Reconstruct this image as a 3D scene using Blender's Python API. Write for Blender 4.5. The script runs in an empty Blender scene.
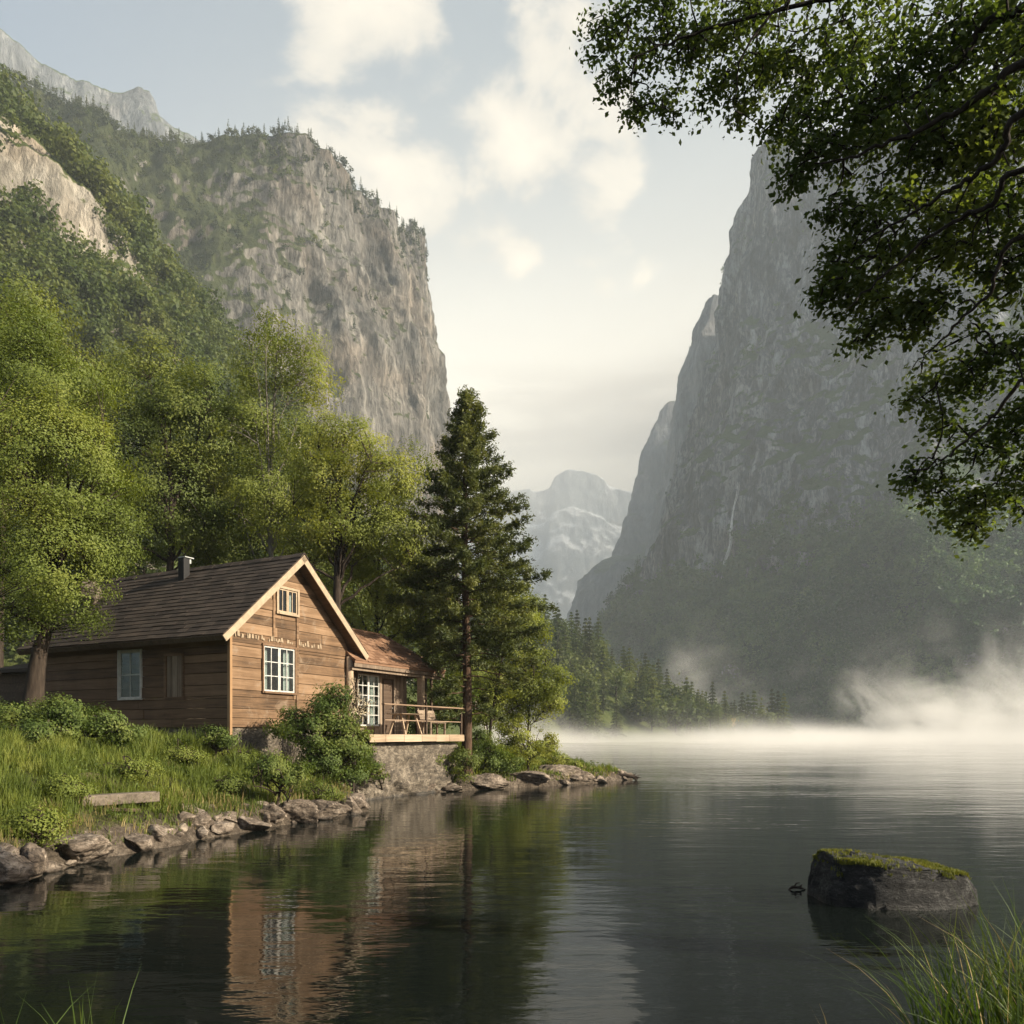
import bpy, math, random
import numpy as np
from mathutils import Vector

sc = bpy.context.scene
COL = sc.collection
R = math.radians
F = 800.0          # focal length in pixels of the 1024 px frame
HY = 736.0         # picture row of the horizon
CAMH = 2.0         # eye height above the water

# ------------------------------------------------------------------ camera, sky, sun, exposure
cam = bpy.data.cameras.new('camera')
cam.sensor_width = 36.0
cam.lens = F / 1024 * 36.0
cam.shift_y = (HY - 512) / 1024.0
cam.clip_start = 0.1
cam.clip_end = 20000
camo = bpy.data.objects.new('camera', cam)
COL.objects.link(camo)
camo.location = (0, 0, CAMH)
camo.rotation_euler = (R(90), 0, 0)
sc.camera = camo

SUN_EL = R(25)
SUN_AZ = math.atan2(1.0, -0.30)           # clockwise from +Y
sun_dir = Vector((math.sin(SUN_AZ) * math.cos(SUN_EL), math.cos(SUN_AZ) * math.cos(SUN_EL), math.sin(SUN_EL)))
sl = bpy.data.lights.new('sun', 'SUN')
sl.energy = 5.0
sl.angle = R(0.6)
sl.color = (1.0, 0.88, 0.69)
so = bpy.data.objects.new('sun', sl)
COL.objects.link(so)
so.rotation_euler = (-sun_dir).to_track_quat('-Z', 'Y').to_euler()
so.location = (60, 0, 60)

world = bpy.data.worlds.new('World')
sc.world = world
world.use_nodes = True
sc.view_settings.view_transform = 'Standard'
sc.view_settings.look = 'None'
sc.view_settings.exposure = 1.22
sc.view_settings.gamma = 1.0
cy = sc.cycles
cy.use_denoising = True
cy.max_bounces = 9
cy.diffuse_bounces = 6
cy.glossy_bounces = 3
cy.transmission_bounces = 4
cy.transparent_max_bounces = 8
cy.volume_bounces = 2
cy.volume_max_steps = 128
cy.sample_clamp_indirect = 4.0
cy.caustics_reflective = False
cy.caustics_refractive = False


class NT:
    """small helper to write node trees"""
    def __init__(s, tree):
        s.t = tree
        s.n = tree.nodes
        s.l = tree.links

    def new(s, kind, **kw):
        nd = s.n.new(kind)
        for k, v in kw.items():
            setattr(nd, k, v)
        return nd

    def put(s, sock, v):
        if isinstance(v, bpy.types.NodeSocket):
            s.l.new(v, sock)
        elif v is not None:
            if hasattr(sock.default_value, '__len__') and not hasattr(v, '__len__'):
                v = (v,) * len(sock.default_value)
            if hasattr(v, '__len__') and len(sock.default_value) == 4 and len(v) == 3:
                v = (*v, 1.0)
            sock.default_value = v

    def math(s, op, a, b=None, c=None, clamp=False):
        nd = s.new('ShaderNodeMath', operation=op, use_clamp=clamp)
        for i, v in enumerate((a, b, c)):
            if v is not None:
                s.put(nd.inputs[i], v)
        return nd.outputs[0]

    def vmath(s, op, a, b=None, out=0):
        nd = s.new('ShaderNodeVectorMath', operation=op)
        s.put(nd.inputs[0], a)
        if b is not None:
            if op == 'SCALE':
                s.put(nd.inputs['Scale'], b)
            else:
                s.put(nd.inputs[1], b)
        return nd.outputs[out]

    def noise(s, vec, scale, detail=4, rough=0.55, dist=0.0, lac=2.0):
        nd = s.new('ShaderNodeTexNoise')
        if vec is not None:
            s.l.new(vec, nd.inputs['Vector'])
        nd.inputs['Scale'].default_value = scale
        nd.inputs['Detail'].default_value = detail
        nd.inputs['Roughness'].default_value = rough
        nd.inputs['Distortion'].default_value = dist
        nd.inputs['Lacunarity'].default_value = lac
        return nd.outputs[0]

    def ramp(s, v, stops, interp='LINEAR'):
        nd = s.new('ShaderNodeValToRGB')
        cr = nd.color_ramp
        cr.interpolation = interp
        while len(cr.elements) < len(stops):
            cr.elements.new(0.5)
        for e, (p, c) in zip(cr.elements, stops):
            e.position = p
            if not hasattr(c, '__len__'):
                c = (c, c, c)
            e.color = (*c[:3], 1)
        s.put(nd.inputs[0], v)
        return nd.outputs[0]

    def smooth(s, v, a, b, lo=0.0, hi=1.0):
        nd = s.new('ShaderNodeMapRange', interpolation_type='SMOOTHSTEP')
        s.put(nd.inputs[0], v)
        for i, x in enumerate((a, b, lo, hi)):
            s.put(nd.inputs[i + 1], x)
        return nd.outputs[0]

    def mix(s, f, a, b, mode='MIX'):
        nd = s.new('ShaderNodeMix', data_type='RGBA', blend_type=mode)
        s.put(nd.inputs[0], f)
        s.put(nd.inputs[6], a)
        s.put(nd.inputs[7], b)
        return nd.outputs[2]

    def mapping(s, vec, scale=(1, 1, 1), loc=(0, 0, 0), rot=(0, 0, 0)):
        nd = s.new('ShaderNodeMapping')
        s.l.new(vec, nd.inputs[0])
        nd.inputs['Scale'].default_value = scale
        nd.inputs['Location'].default_value = loc
        nd.inputs['Rotation'].default_value = rot
        return nd.outputs[0]


# --- world: Nishita sky, a thin warm veil towards the horizon, broken cumulus
def build_world():
    t = NT(world.node_tree)
    t.n.clear()
    out = t.new('ShaderNodeOutputWorld')
    sky = t.new('ShaderNodeTexSky', sky_type='NISHITA')
    sky.sun_disc = False
    sky.sun_elevation = SUN_EL
    sky.sun_rotation = SUN_AZ
    sky.air_density = 1.0
    sky.dust_density = 2.5
    sky.altitude = 100
    bg_sky = t.new('ShaderNodeBackground')
    t.put(bg_sky.inputs[0], sky.outputs[0])
    bg_sky.inputs[1].default_value = 0.075
    d = t.vmath('NORMALIZE', t.new('ShaderNodeTexCoord').outputs['Generated'])
    sep = t.new('ShaderNodeSeparateXYZ')
    t.l.new(d, sep.inputs[0])
    x, y, z = sep.outputs
    zz = t.math('ADD', t.math('MAXIMUM', z, 0.0), 0.22)
    comb = t.new('ShaderNodeCombineXYZ')
    t.put(comb.inputs[0], t.math('DIVIDE', x, zz))
    t.put(comb.inputs[1], t.math('DIVIDE', y, zz))
    pl = comb.outputs[0]
    n1 = t.noise(t.mapping(pl, loc=(3.3, 1.7, 0.4)), 6.0, 9, 0.56, 0.25)
    n2 = t.noise(t.mapping(pl, loc=(8.3, 5.7, 0.4)), 1.1, 3, 0.5, 0.0)

    def spot(px, py, ang, amt):
        c = Vector(((px - 512) / F, 1, (HY - py) / F)).normalized()
        dt = t.vmath('DOT_PRODUCT', d, tuple(c), out=1)
        return t.math('MULTIPLY', t.smooth(dt, math.cos(R(ang)), math.cos(R(ang * 0.15))), amt)
    s = None
    for a in ((430, 40, 10, .17), (490, 0, 9, .18), (390, 120, 7, .15), (550, 165, 7, .20), (450, 205, 5.5, .16),
              (520, 90, 8, .10), (600, 150, 4.5, .12), (195, 75, 7, .10), (310, 50, 7, .07), (540, 0, 8, .10), (590, 293, 2.5, .12), (490, 275, 4, .10)):
        v = spot(*a)
        s = v if s is None else t.math('ADD', s, v)
    lump = t.math('ADD', n1, t.math('MINIMUM', s, 0.22))
    cl = t.smooth(lump, 0.645, 0.775)
    cl = t.math('MULTIPLY', cl, t.smooth(z, 0.28, 0.42))
    # low streaks of stratus
    st = t.new('ShaderNodeCombineXYZ')
    t.put(st.inputs[0], t.math('MULTIPLY', t.math('ARCTAN2', x, y), 1.6))
    t.put(st.inputs[2], t.math('MULTIPLY', z, 17.0))
    n3 = t.noise(st.outputs[0], 1.5, 6, 0.6, 0.3)
    strat = t.math('MULTIPLY', t.smooth(n3, 0.36, 0.58), t.math('MULTIPLY', t.smooth(z, 0.30, 0.35), t.smooth(z, 0.43, 0.395)))
    # thin veil, densest near the horizon and towards the sunlit valley mouth
    veil_dir = Vector((0.16, 1.0, 0.42)).normalized()
    vd = t.vmath('DOT_PRODUCT', d, tuple(veil_dir), out=1)
    glow = t.smooth(vd, 0.70, 0.99)
    low = t.smooth(z, 0.75, 0.10)
    veil_f = t.math('MINIMUM', t.math('ADD', t.math('ADD', 0.14, t.math('MULTIPLY', low, 0.38)), t.math('MULTIPLY', glow, 0.54)), 1.0)
    veil_f = t.math('MULTIPLY', veil_f, t.math('ADD', 0.86, t.math('MULTIPLY', n2, 0.25)), clamp=True)
    veil_c = t.mix(t.math('MULTIPLY', glow, t.smooth(z, 0.70, 0.28)), (0.26, 0.28, 0.285), (0.80, 0.71, 0.555))
    bg_v = t.new('ShaderNodeBackground')
    t.put(bg_v.inputs[0], veil_c)
    bg_v.inputs[1].default_value = 0.80
    m1 = t.new('ShaderNodeMixShader')
    t.put(m1.inputs[0], veil_f)
    t.l.new(bg_sky.outputs[0], m1.inputs[1])
    t.l.new(bg_v.outputs[0], m1.inputs[2])
    # cumulus
    shade = t.smooth(n1, 0.42, 0.75)
    cc = t.mix(shade, (0.42, 0.385, 0.335), (0.66, 0.575, 0.455))
    bg_c = t.new('ShaderNodeBackground')
    t.put(bg_c.inputs[0], cc)
    bg_c.inputs[1].default_value = 0.84
    m2 = t.new('ShaderNodeMixShader')
    t.put(m2.inputs[0], t.math('MULTIPLY', cl, 0.82))
    t.l.new(m1.outputs[0], m2.inputs[1])
    t.l.new(bg_c.outputs[0], m2.inputs[2])
    bg_s = t.new('ShaderNodeBackground')
    bg_s.inputs[0].default_value = (0.37, 0.325, 0.27, 1)
    bg_s.inputs[1].default_value = 0.84
    m3 = t.new('ShaderNodeMixShader')
    t.put(m3.inputs[0], t.math('MULTIPLY', strat, 0.75))
    t.l.new(m2.outputs[0], m3.inputs[1])
    t.l.new(bg_s.outputs[0], m3.inputs[2])
    t.l.new(m3.outputs[0], out.inputs[0])


build_world()


# ------------------------------------------------------------------ helpers
def at(px, py, D):
    return np.array(((px - 512) / F * D, D, CAMH + (HY - py) / F * D))


def on_water(px, py, z=0.0):
    D = (CAMH - z) * F / (py - HY)
    return np.array(((px - 512) / F * D, D, z))


def hash3(ix, iy, iz, seed):
    h = (ix * 374761393 + iy * 668265263 + iz * 1440662683 + seed * 974634721) & 0xffffffff
    h = ((h ^ (h >> 13)) * 1274126177) & 0xffffffff
    h = ((h ^ (h >> 15)) * 2246822519) & 0xffffffff
    return (h ^ (h >> 16)) & 0xffffffff


_G = np.array([(1, 1, 0), (-1, 1, 0), (1, -1, 0), (-1, -1, 0), (1, 0, 1), (-1, 0, 1), (1, 0, -1), (-1, 0, -1),
               (0, 1, 1), (0, -1, 1), (0, 1, -1), (0, -1, -1)], float)


def perlin(p, seed=0):
    p = np.asarray(p, float)
    i = np.floor(p).astype(np.int64)
    f = p - i
    u = f * f * f * (f * (f * 6 - 15) + 10)
    r = np.zeros(len(p))
    for dx in (0, 1):
        for dy in (0, 1):
            for dz in (0, 1):
                g = _G[hash3(i[:, 0] + dx, i[:, 1] + dy, i[:, 2] + dz, seed) % 12]
                d = f - (dx, dy, dz)
                w = (u[:, 0] if dx else 1 - u[:, 0]) * (u[:, 1] if dy else 1 - u[:, 1]) * (u[:, 2] if dz else 1 - u[:, 2])
                r += w * (g * d).sum(1)
    return r


def fbm(p, octv=4, seed=0, gain=0.5, ridged=False):
    p = np.asarray(p, float)
    a, s, tot = 1.0, np.zeros(len(p)), 0.0
    for k in range(octv):
        n = perlin(p * 2.03 ** k + k * 7.31, seed + k)
        if ridged:
            n = 1 - 2.2 * np.abs(n)
        s += a * n
        tot += a
        a *= gain
    return s / tot


def sstep(x, a, b):
    t = np.clip((np.asarray(x, float) - a) / (b - a), 0, 1)
    return t * t * (3 - 2 * t)


def link(o, parent=None):
    COL.objects.link(o)
    if parent is not None:
        o.parent = parent
    return o


def mesh_np(name, V, Fs, mats, parent=None, smooth=False, midx=None):
    """V (N,3); Fs one array (M,k) or a list of such arrays"""
    if not isinstance(Fs, (list, tuple)):
        Fs = [Fs]
    Fs = [np.asarray(f, np.int64) for f in Fs if len(f)]
    me = bpy.data.meshes.new(name)
    me.vertices.add(len(V))
    me.vertices.foreach_set('co', np.ascontiguousarray(V, np.float32).ravel())
    loops = np.concatenate([f.ravel() for f in Fs])
    tot = np.concatenate([np.full(len(f), f.shape[1]) for f in Fs])
    start = np.concatenate([[0], np.cumsum(tot)[:-1]])
    me.loops.add(len(loops))
    me.loops.foreach_set('vertex_index', loops.astype(np.int32))
    me.polygons.add(len(tot))
    me.polygons.foreach_set('loop_start', start.astype(np.int32))
    me.polygons.foreach_set('loop_total', tot.astype(np.int32))
    if smooth:
        me.polygons.foreach_set('use_smooth', np.ones(len(tot), bool))
    if not isinstance(mats, (list, tuple)):
        mats = [mats]
    for m in mats:
        me.materials.append(m)
    if midx is not None:
        me.polygons.foreach_set('material_index', np.asarray(midx, np.int32))
    me.update(calc_edges=True)
    me.validate()
    return link(bpy.data.objects.new(name, me), parent)


def thing(name, label, cat, loc=(0, 0, 0), rz=0.0, group=None):
    o = bpy.data.objects.new(name, None)
    o.empty_display_size = 0.2
    link(o)
    o.location = [float(v) for v in loc]
    o.rotation_euler = (0, 0, rz)
    return tag(o, label, cat, group)


def tag(o, label, cat, group=None, kind=None):
    if label:
        o['label'] = label
    if cat:
        o['category'] = cat
    if group:
        o['group'] = group
    if kind:
        o['kind'] = kind
    return o


def dup(root, loc, rz=0.0, s=1.0, label=None):
    r = root.copy()
    COL.objects.link(r)
    r.location = [float(v) for v in loc]
    r.rotation_euler = (0, 0, rz)
    r.scale = (s, s, s) if not hasattr(s, '__len__') else s
    if label:
        r['label'] = label
    for ch in list(root.children):
        c = ch.copy()
        COL.objects.link(c)
        c.parent = r
    return r


class MB:
    """collects boxes, prisms, tubes; builds ONE mesh"""
    def __init__(s):
        s.v, s.f = [], []

    def add(s, V, Fc):
        b = len(s.v)
        s.v.extend([tuple(map(float, q)) for q in V])
        s.f.extend([tuple(int(i) + b for i in f) for f in Fc])

    def box(s, x0, x1, y0, y1, z0, z1):
        s.add([(x0, y0, z0), (x1, y0, z0), (x1, y1, z0), (x0, y1, z0), (x0, y0, z1), (x1, y0, z1), (x1, y1, z1), (x0, y1, z1)],
              [(0, 3, 2, 1), (4, 5, 6, 7), (0, 1, 5, 4), (1, 2, 6, 5), (2, 3, 7, 6), (3, 0, 4, 7)])

    def hexa(s, P):
        """8 corners: bottom ring 0-3, top ring 4-7"""
        s.add(P, [(0, 3, 2, 1), (4, 5, 6, 7), (0, 1, 5, 4), (1, 2, 6, 5), (2, 3, 7, 6), (3, 0, 4, 7)])

    def bar(s, a, b, w, h, up=(0, 0, 1)):
        a, b, up = Vector(a), Vector(b), Vector(up)
        d = (b - a).normalized()
        sx = d.cross(up).normalized() * w / 2
        sz = sx.cross(d).normalized() * h / 2
        s.hexa([a - sx - sz, a + sx - sz, a + sx + sz, a - sx + sz, b - sx - sz, b + sx - sz, b + sx + sz, b - sx + sz])

    def tube(s, pts, rad, n=8):
        V, Fq = tube(np.array(pts, float), np.array(rad, float), n)
        s.add(V, Fq)
        k = len(pts)
        s.f.append(tuple(len(s.v) - k * n + i for i in range(n))[::-1])
        s.f.append(tuple(len(s.v) - n + i for i in range(n)))

    def build(s, name, mat, parent=None, bevel=0.0, smooth=False):
        me = bpy.data.meshes.new(name)
        me.from_pydata(s.v, [], s.f)
        me.materials.append(mat)
        if smooth:
            for p in me.polygons:
                p.use_smooth = True
        me.update()
        o = link(bpy.data.objects.new(name, me), parent)
        if bevel:
            m = o.modifiers.new('bevel', 'BEVEL')
            m.width = bevel
            m.segments = 2
            m.limit_method = 'ANGLE'
        return o


def tube(P, rad, n=6):
    k = len(P)
    T = np.gradient(P, axis=0)
    T /= np.linalg.norm(T, axis=1, keepdims=True) + 1e-9
    ref = np.array((0.0, 0, 1)) if abs(T[:, 2]).mean() < 0.8 else np.array((1.0, 0, 0))
    A = np.cross(T, ref)
    A /= np.linalg.norm(A, axis=1, keepdims=True) + 1e-9
    B = np.cross(T, A)
    th = np.linspace(0, 2 * np.pi, n, endpoint=False)
    V = P[:, None] + rad[:, None, None] * (np.cos(th)[None, :, None] * A[:, None] + np.sin(th)[None, :, None] * B[:, None])
    i = np.arange(k - 1)[:, None] * n
    j = np.arange(n)[None]
    a = i + j
    b = i + (j + 1) % n
    Fq = np.stack([a, b, b + n, a + n], -1).reshape(-1, 4)
    return V.reshape(-1, 3), Fq


class Arr:
    """collects numpy pieces of quads"""
    def __init__(s):
        s.V, s.F, s.n = [], [], 0

    def add(s, V, Fq):
        s.V.append(V)
        s.F.append(np.asarray(Fq) + s.n)
        s.n += len(V)

    def get(s):
        return np.concatenate(s.V), np.concatenate(s.F)


def unit(v):
    return v / (np.linalg.norm(v, axis=-1, keepdims=True) + 1e-9)


def leaf_cards(C, L, rng, aspect=0.55, bias=None, fold=0.12, axis=None, axis_w=0.0, chaos=1.0):
    """one rhombic leaf per centre"""
    n = len(C)
    nrm = rng.normal(size=(n, 3))
    if bias is not None:
        nrm = unit(nrm) * chaos + bias
    nrm = unit(nrm)
    a = rng.normal(size=(n, 3))
    if axis is not None:
        a = unit(a) + axis * axis_w
    a = unit(a - (a * nrm).sum(1, keepdims=True) * nrm)
    b = np.cross(nrm, a)
    L = np.broadcast_to(L, (n,))[:, None]
    V = np.stack([C - a * L * .5, C + b * L * aspect * .5 + nrm * L * fold, C + a * L * .5, C - b * L * aspect * .5 + nrm * L * fold], 1)
    return V.reshape(-1, 3), np.arange(4 * n).reshape(-1, 4)


def smooth_path(P, n):
    P = np.asarray(P, float)
    t = np.linspace(0, len(P) - 1, n)
    Q = np.vstack([2 * P[0] - P[1], P, 2 * P[-1] - P[-2]])
    i = np.minimum(t.astype(int), len(P) - 2)
    f = (t - i)[:, None]
    p0, p1, p2, p3 = Q[i], Q[i + 1], Q[i + 2], Q[i + 3]
    return 0.5 * (2 * p1 + (p2 - p0) * f + (2 * p0 - 5 * p1 + 4 * p2 - p3) * f ** 2 + (3 * p1 - p0 - 3 * p2 + p3) * f ** 3)


# ------------------------------------------------------------------ materials
def new_mat(name):
    m = bpy.data.materials.new(name)
    m.use_nodes = True
    t = NT(m.node_tree)
    t.n.clear()
    out = t.new('ShaderNodeOutputMaterial')
    return m, t, out


def bsdf(t, out, col, rough=0.8, spec=0.3, height=None, bump=0.3, dist=0.05, metal=0.0):
    b = t.new('ShaderNodeBsdfPrincipled')
    t.put(b.inputs['Base Color'], col)
    t.put(b.inputs['Roughness'], rough)
    b.inputs['Metallic'].default_value = metal
    b.inputs['Specular IOR Level'].default_value = spec
    if height is not None:
        bp = t.new('ShaderNodeBump')
        bp.inputs['Strength'].default_value = bump
        bp.inputs['Distance'].default_value = dist
        t.put(bp.inputs['Height'], height)
        t.l.new(bp.outputs[0], b.inputs['Normal'])
    t.l.new(b.outputs[0], out.inputs[0])
    return b


def leaf_mat(name, c0, c1, c2, trans=0.45, patch=0.25, tcol=None):
    """leaf: colour differs leaf by leaf and clump by clump; lets light through"""
    m, t, out = new_mat(name)
    geo = t.new('ShaderNodeNewGeometry')
    rnd = geo.outputs['Random Per Island']
    n = t.noise(geo.outputs['Position'], patch, 3, 0.6)
    k = t.math('ADD', t.math('MULTIPLY', rnd, 0.30), t.math('MULTIPLY', t.smooth(n, 0.3, 0.7), 0.66))
    col = t.ramp(k, [(0.0, c0), (0.5, c1), (1.0, c2)])
    df = t.new('ShaderNodeBsdfPrincipled')
    t.put(df.inputs['Base Color'], col)
    df.inputs['Roughness'].default_value = 0.6
    df.inputs['Specular IOR Level'].default_value = 0.25
    tr = t.new('ShaderNodeBsdfTranslucent')
    t.put(tr.inputs[0], t.mix(1.0, col, tcol or (1.22, 1.18, 0.5), 'MULTIPLY'))
    mx = t.new('ShaderNodeMixShader')
    mx.inputs[0].default_value = trans
    t.l.new(df.outputs[0], mx.inputs[1])
    t.l.new(tr.outputs[0], mx.inputs[2])
    t.l.new(mx.outputs[0], out.inputs[0])
    return m


def bark_mat(name, c0, c1):
    m, t, out = new_mat(name)
    p = t.new('ShaderNodeTexCoord').outputs['Object']
    n = t.noise(t.mapping(p, (9, 9, 1.6)), 1.5, 5, 0.65)
    bsdf(t, out, t.ramp(n, [(0.3, c0), (0.7, c1)]), 0.9, 0.15, n, 0.7, 0.04)
    return m


def rock_mat(name, dark, mid, light, grass0, grass1, scale=1.0, thr=0.55, green=1.0, bump=1.0, zone=None):
    """mountain rock with vertical seepage streaks; turf and scrub wherever the face leans back"""
    m, t, out = new_mat(name)
    geo = t.new('ShaderNodeNewGeometry')
    p = geo.outputs['Position']
    sp = t.new('ShaderNodeSeparateXYZ')
    t.l.new(geo.outputs['Normal'], sp.inputs[0])
    streak = t.noise(t.mapping(p, (1, 1, 0.20)), 0.10 * scale, 7, 0.66, 0.6)
    blotch = t.noise(t.mapping(p, (1, 1, 0.5)), 0.03 * scale, 6, 0.62, 0.6)
    fine = t.noise(t.mapping(p, (1, 1, 0.35)), 0.45 * scale, 6, 0.68, 0.3)
    hair = t.noise(t.mapping(p, (1, 1, 0.14)), 0.40 * scale, 5, 0.7, 0.8)
    k = t.math('ADD', t.math('MULTIPLY', streak, 0.38), t.math('ADD', t.math('MULTIPLY', blotch, 0.22), t.math('ADD', t.math('MULTIPLY', fine, 0.2), t.math('MULTIPLY', hair, 0.2))))
    rock = t.ramp(k, [(0.40, dark), (0.495, mid), (0.59, light)])
    crack = t.math('ABSOLUTE', t.math('SUBTRACT', t.noise(t.mapping(p, (1, 1, 0.30)), 0.07 * scale, 6, 0.6, 1.0), 0.5))
    rock = t.mix(t.smooth(crack, 0.0, 0.035, 0.62, 0.0), rock, dark)
    warm = t.noise(p, 0.02 * scale, 3, 0.5)
    rock = t.mix(t.smooth(warm, 0.45, 0.7, 0, 0.45), rock, t.mix(1.0, rock, (1.25, 1.0, 0.78), 'MULTIPLY'))
    g = t.noise(p, 0.09 * scale, 5, 0.6)
    gcol = t.ramp(g, [(0.3, grass0), (0.7, grass1)])
    lean = t.math('ADD', sp.outputs[2], t.math('MULTIPLY', t.math('SUBTRACT', blotch, 0.5), 1.1))
    lean = t.math('ADD', lean, t.math('MULTIPLY', t.math('SUBTRACT', fine, 0.5), 0.5))
    if zone and len(zone) == 2:                # overgrown up to a height
        ps = t.new('ShaderNodeSeparateXYZ')
        t.l.new(p, ps.inputs[0])
        lean = t.math('ADD', lean, t.smooth(t.math('ADD', ps.outputs[2], t.math('MULTIPLY', blotch, 120.0)), zone[0], zone[1], 0.0, 0.7))
    elif zone:                                 # a stretch of the mountain that is overgrown
        ps = t.new('ShaderNodeSeparateXYZ')
        t.l.new(p, ps.inputs[0])
        lean = t.math('ADD', lean, t.smooth(t.math('ADD', ps.outputs[0], t.math('MULTIPLY', blotch, 60.0)), zone[0], zone[1], 0.0, zone[2]))
    f = t.math('MULTIPLY', t.smooth(lean, thr - 0.08, thr + 0.08), green)
    col = t.mix(f, rock, gcol)
    h = t.math('ADD', t.math('MULTIPLY', streak, 0.6), t.math('MULTIPLY', fine, 0.8))
    bsdf(t, out, col, 0.92, 0.12, h, bump, 3.5 / scale)
    return m


def wood_mat(name, c0, c1, c2, axis='x', scale=1.0, rough=0.8, bump=0.35, weather=None):
    m, t, out = new_mat(name)
    p = t.new('ShaderNodeTexCoord').outputs['Object']
    st = {'x': (0.35, 6, 6), 'y': (6, 0.35, 6), 'z': (6, 6, 0.35)}[axis]
    grain = t.noise(t.mapping(p, tuple(v * scale for v in st)), 2.2, 6, 0.65, 0.5)
    rnd = t.new('ShaderNodeNewGeometry').outputs['Random Per Island']
    blot = t.noise(p, 1.1 * scale, 5, 0.65, 0.4)
    k = t.math('ADD', t.math('MULTIPLY', grain, 0.55), t.math('ADD', t.math('MULTIPLY', rnd, 0.22), t.math('MULTIPLY', blot, 0.33)))
    col = t.ramp(k, [(0.34, c0), (0.54, c1), (0.76, c2)])
    if weather:
        col = t.mix(t.smooth(t.noise(p, 2.0, 6, 0.7, 0.8), 0.52, 0.72, 0, 0.75), col, weather)
    bsdf(t, out, col, rough, 0.25, grain, bump, 0.02)
    return m


def plain_mat(name, c, rough=0.7, spec=0.3, var=0.15, scale=3.0, bump=0.15, metal=0.0):
    m, t, out = new_mat(name)
    p = t.new('ShaderNodeTexCoord').outputs['Object']
    n = t.noise(p, scale, 5, 0.65, 0.3)
    col = t.ramp(n, [(0.25, tuple(v * (1 - var) for v in c)), (0.75, tuple(min(1, v * (1 + var)) for v in c))])
    bsdf(t, out, col, rough, spec, n, bump, 0.02, metal)
    return m


def stone_mat(name, c0, c1, c2, scale=1.0, moss=None):
    """shore rock: mottled, wet dark band at the waterline, lichen"""
    m, t, out = new_mat(name)
    geo = t.new('ShaderNodeNewGeometry')
    p = geo.outputs['Position']
    n = t.noise(p, 2.6 * scale, 8, 0.68, 0.6)
    st = t.noise(t.mapping(p, (1, 1, 3), rot=(0.4, 0.3, 0)), 4.5 * scale, 6, 0.7, 0.9)
    k = t.math('ADD', t.math('MULTIPLY', n, 0.55), t.math('MULTIPLY', st, 0.45))
    col = t.ramp(k, [(0.38, c0), (0.5, c1), (0.62, c2)])
    ck = t.math('ABSOLUTE', t.math('SUBTRACT', t.noise(t.mapping(p, (1, 1, 1.4), rot=(0.3, 0.5, 0)), 2.1 * scale, 5, 0.6, 1.2), 0.5))
    col = t.mix(t.smooth(ck, 0.0, 0.03, 0.7, 0.0), col, tuple(v * .5 for v in c0))
    li = t.noise(p, 9 * scale, 5, 0.7)
    col = t.mix(t.smooth(li, 0.60, 0.68, 0, 0.5), col, tuple(min(0.6, v * 1.5) for v in c2))
    sp = t.new('ShaderNodeSeparateXYZ')
    t.l.new(p, sp.inputs[0])
    wet = t.smooth(t.math('ADD', sp.outputs[2], t.math('MULTIPLY', n, 0.12)), 0.08, 0.17, 0.35, 1.0)
    col = t.mix(1.0, col, wet, 'MULTIPLY')
    if moss:
        ns = t.new('ShaderNodeSeparateXYZ')
        t.l.new(geo.outputs['Normal'], ns.inputs[0])
        col = t.mix(t.smooth(t.math('ADD', ns.outputs[2], t.math('MULTIPLY', n, 0.6)), 0.85, 1.15), col, moss)
    bsdf(t, out, col, t.math('ADD', 0.35, t.math('MULTIPLY', wet, 0.5)), 0.35, k, 1.0, 0.09)
    return m


M = {}
M['leaf_sun'] = leaf_mat('leaf_bright_green', (0.070, 0.100, 0.020), (0.150, 0.188, 0.036), (0.27, 0.285, 0.064), 0.42)
M['leaf_mid'] = leaf_mat('leaf_mid_green', (0.055, 0.082, 0.020), (0.118, 0.150, 0.033), (0.22, 0.235, 0.056), 0.42)
M['leaf_birch'] = leaf_mat('leaf_yellow_green', (0.110, 0.142, 0.028), (0.205, 0.235, 0.048), (0.34, 0.34, 0.08), 0.45)
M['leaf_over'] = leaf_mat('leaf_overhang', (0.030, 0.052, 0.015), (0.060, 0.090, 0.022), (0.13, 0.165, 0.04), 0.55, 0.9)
M['leaf_shrub'] = leaf_mat('leaf_shrub', (0.045, 0.074, 0.017), (0.095, 0.135, 0.029), (0.20, 0.225, 0.056), 0.42, 1.2)
M['leaf_pale'] = leaf_mat('leaf_dry_pale', (0.30, 0.25, 0.16), (0.45, 0.38, 0.26), (0.62, 0.54, 0.4), 0.3, 1.2, (1, 1, 1))
M['needle'] = leaf_mat('pine_needles', (0.034, 0.048, 0.017), (0.078, 0.096, 0.029), (0.17, 0.175, 0.052), 0.38, 0.5)
M['far_leaf'] = leaf_mat('far_leaf', (0.038, 0.062, 0.016), (0.080, 0.108, 0.026), (0.16, 0.175, 0.044), 0.40, 0.06)
M['far_dark'] = leaf_mat('far_needles', (0.024, 0.036, 0.014), (0.048, 0.062, 0.020), (0.10, 0.11, 0.034), 0.28, 0.05)
M['far_gold'] = leaf_mat('far_gold', (0.24, 0.15, 0.03), (0.32, 0.21, 0.04), (0.4, 0.28, 0.06), 0.3, 0.1)
M['grass'] = leaf_mat('grass_blades', (0.060, 0.088, 0.018), (0.128, 0.165, 0.032), (0.26, 0.275, 0.066), 0.46, 0.8)
M['grass_near'] = leaf_mat('grass_near', (0.030, 0.060, 0.010), (0.06, 0.10, 0.016), (0.14, 0.15, 0.03), 0.40, 2.0)
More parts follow.
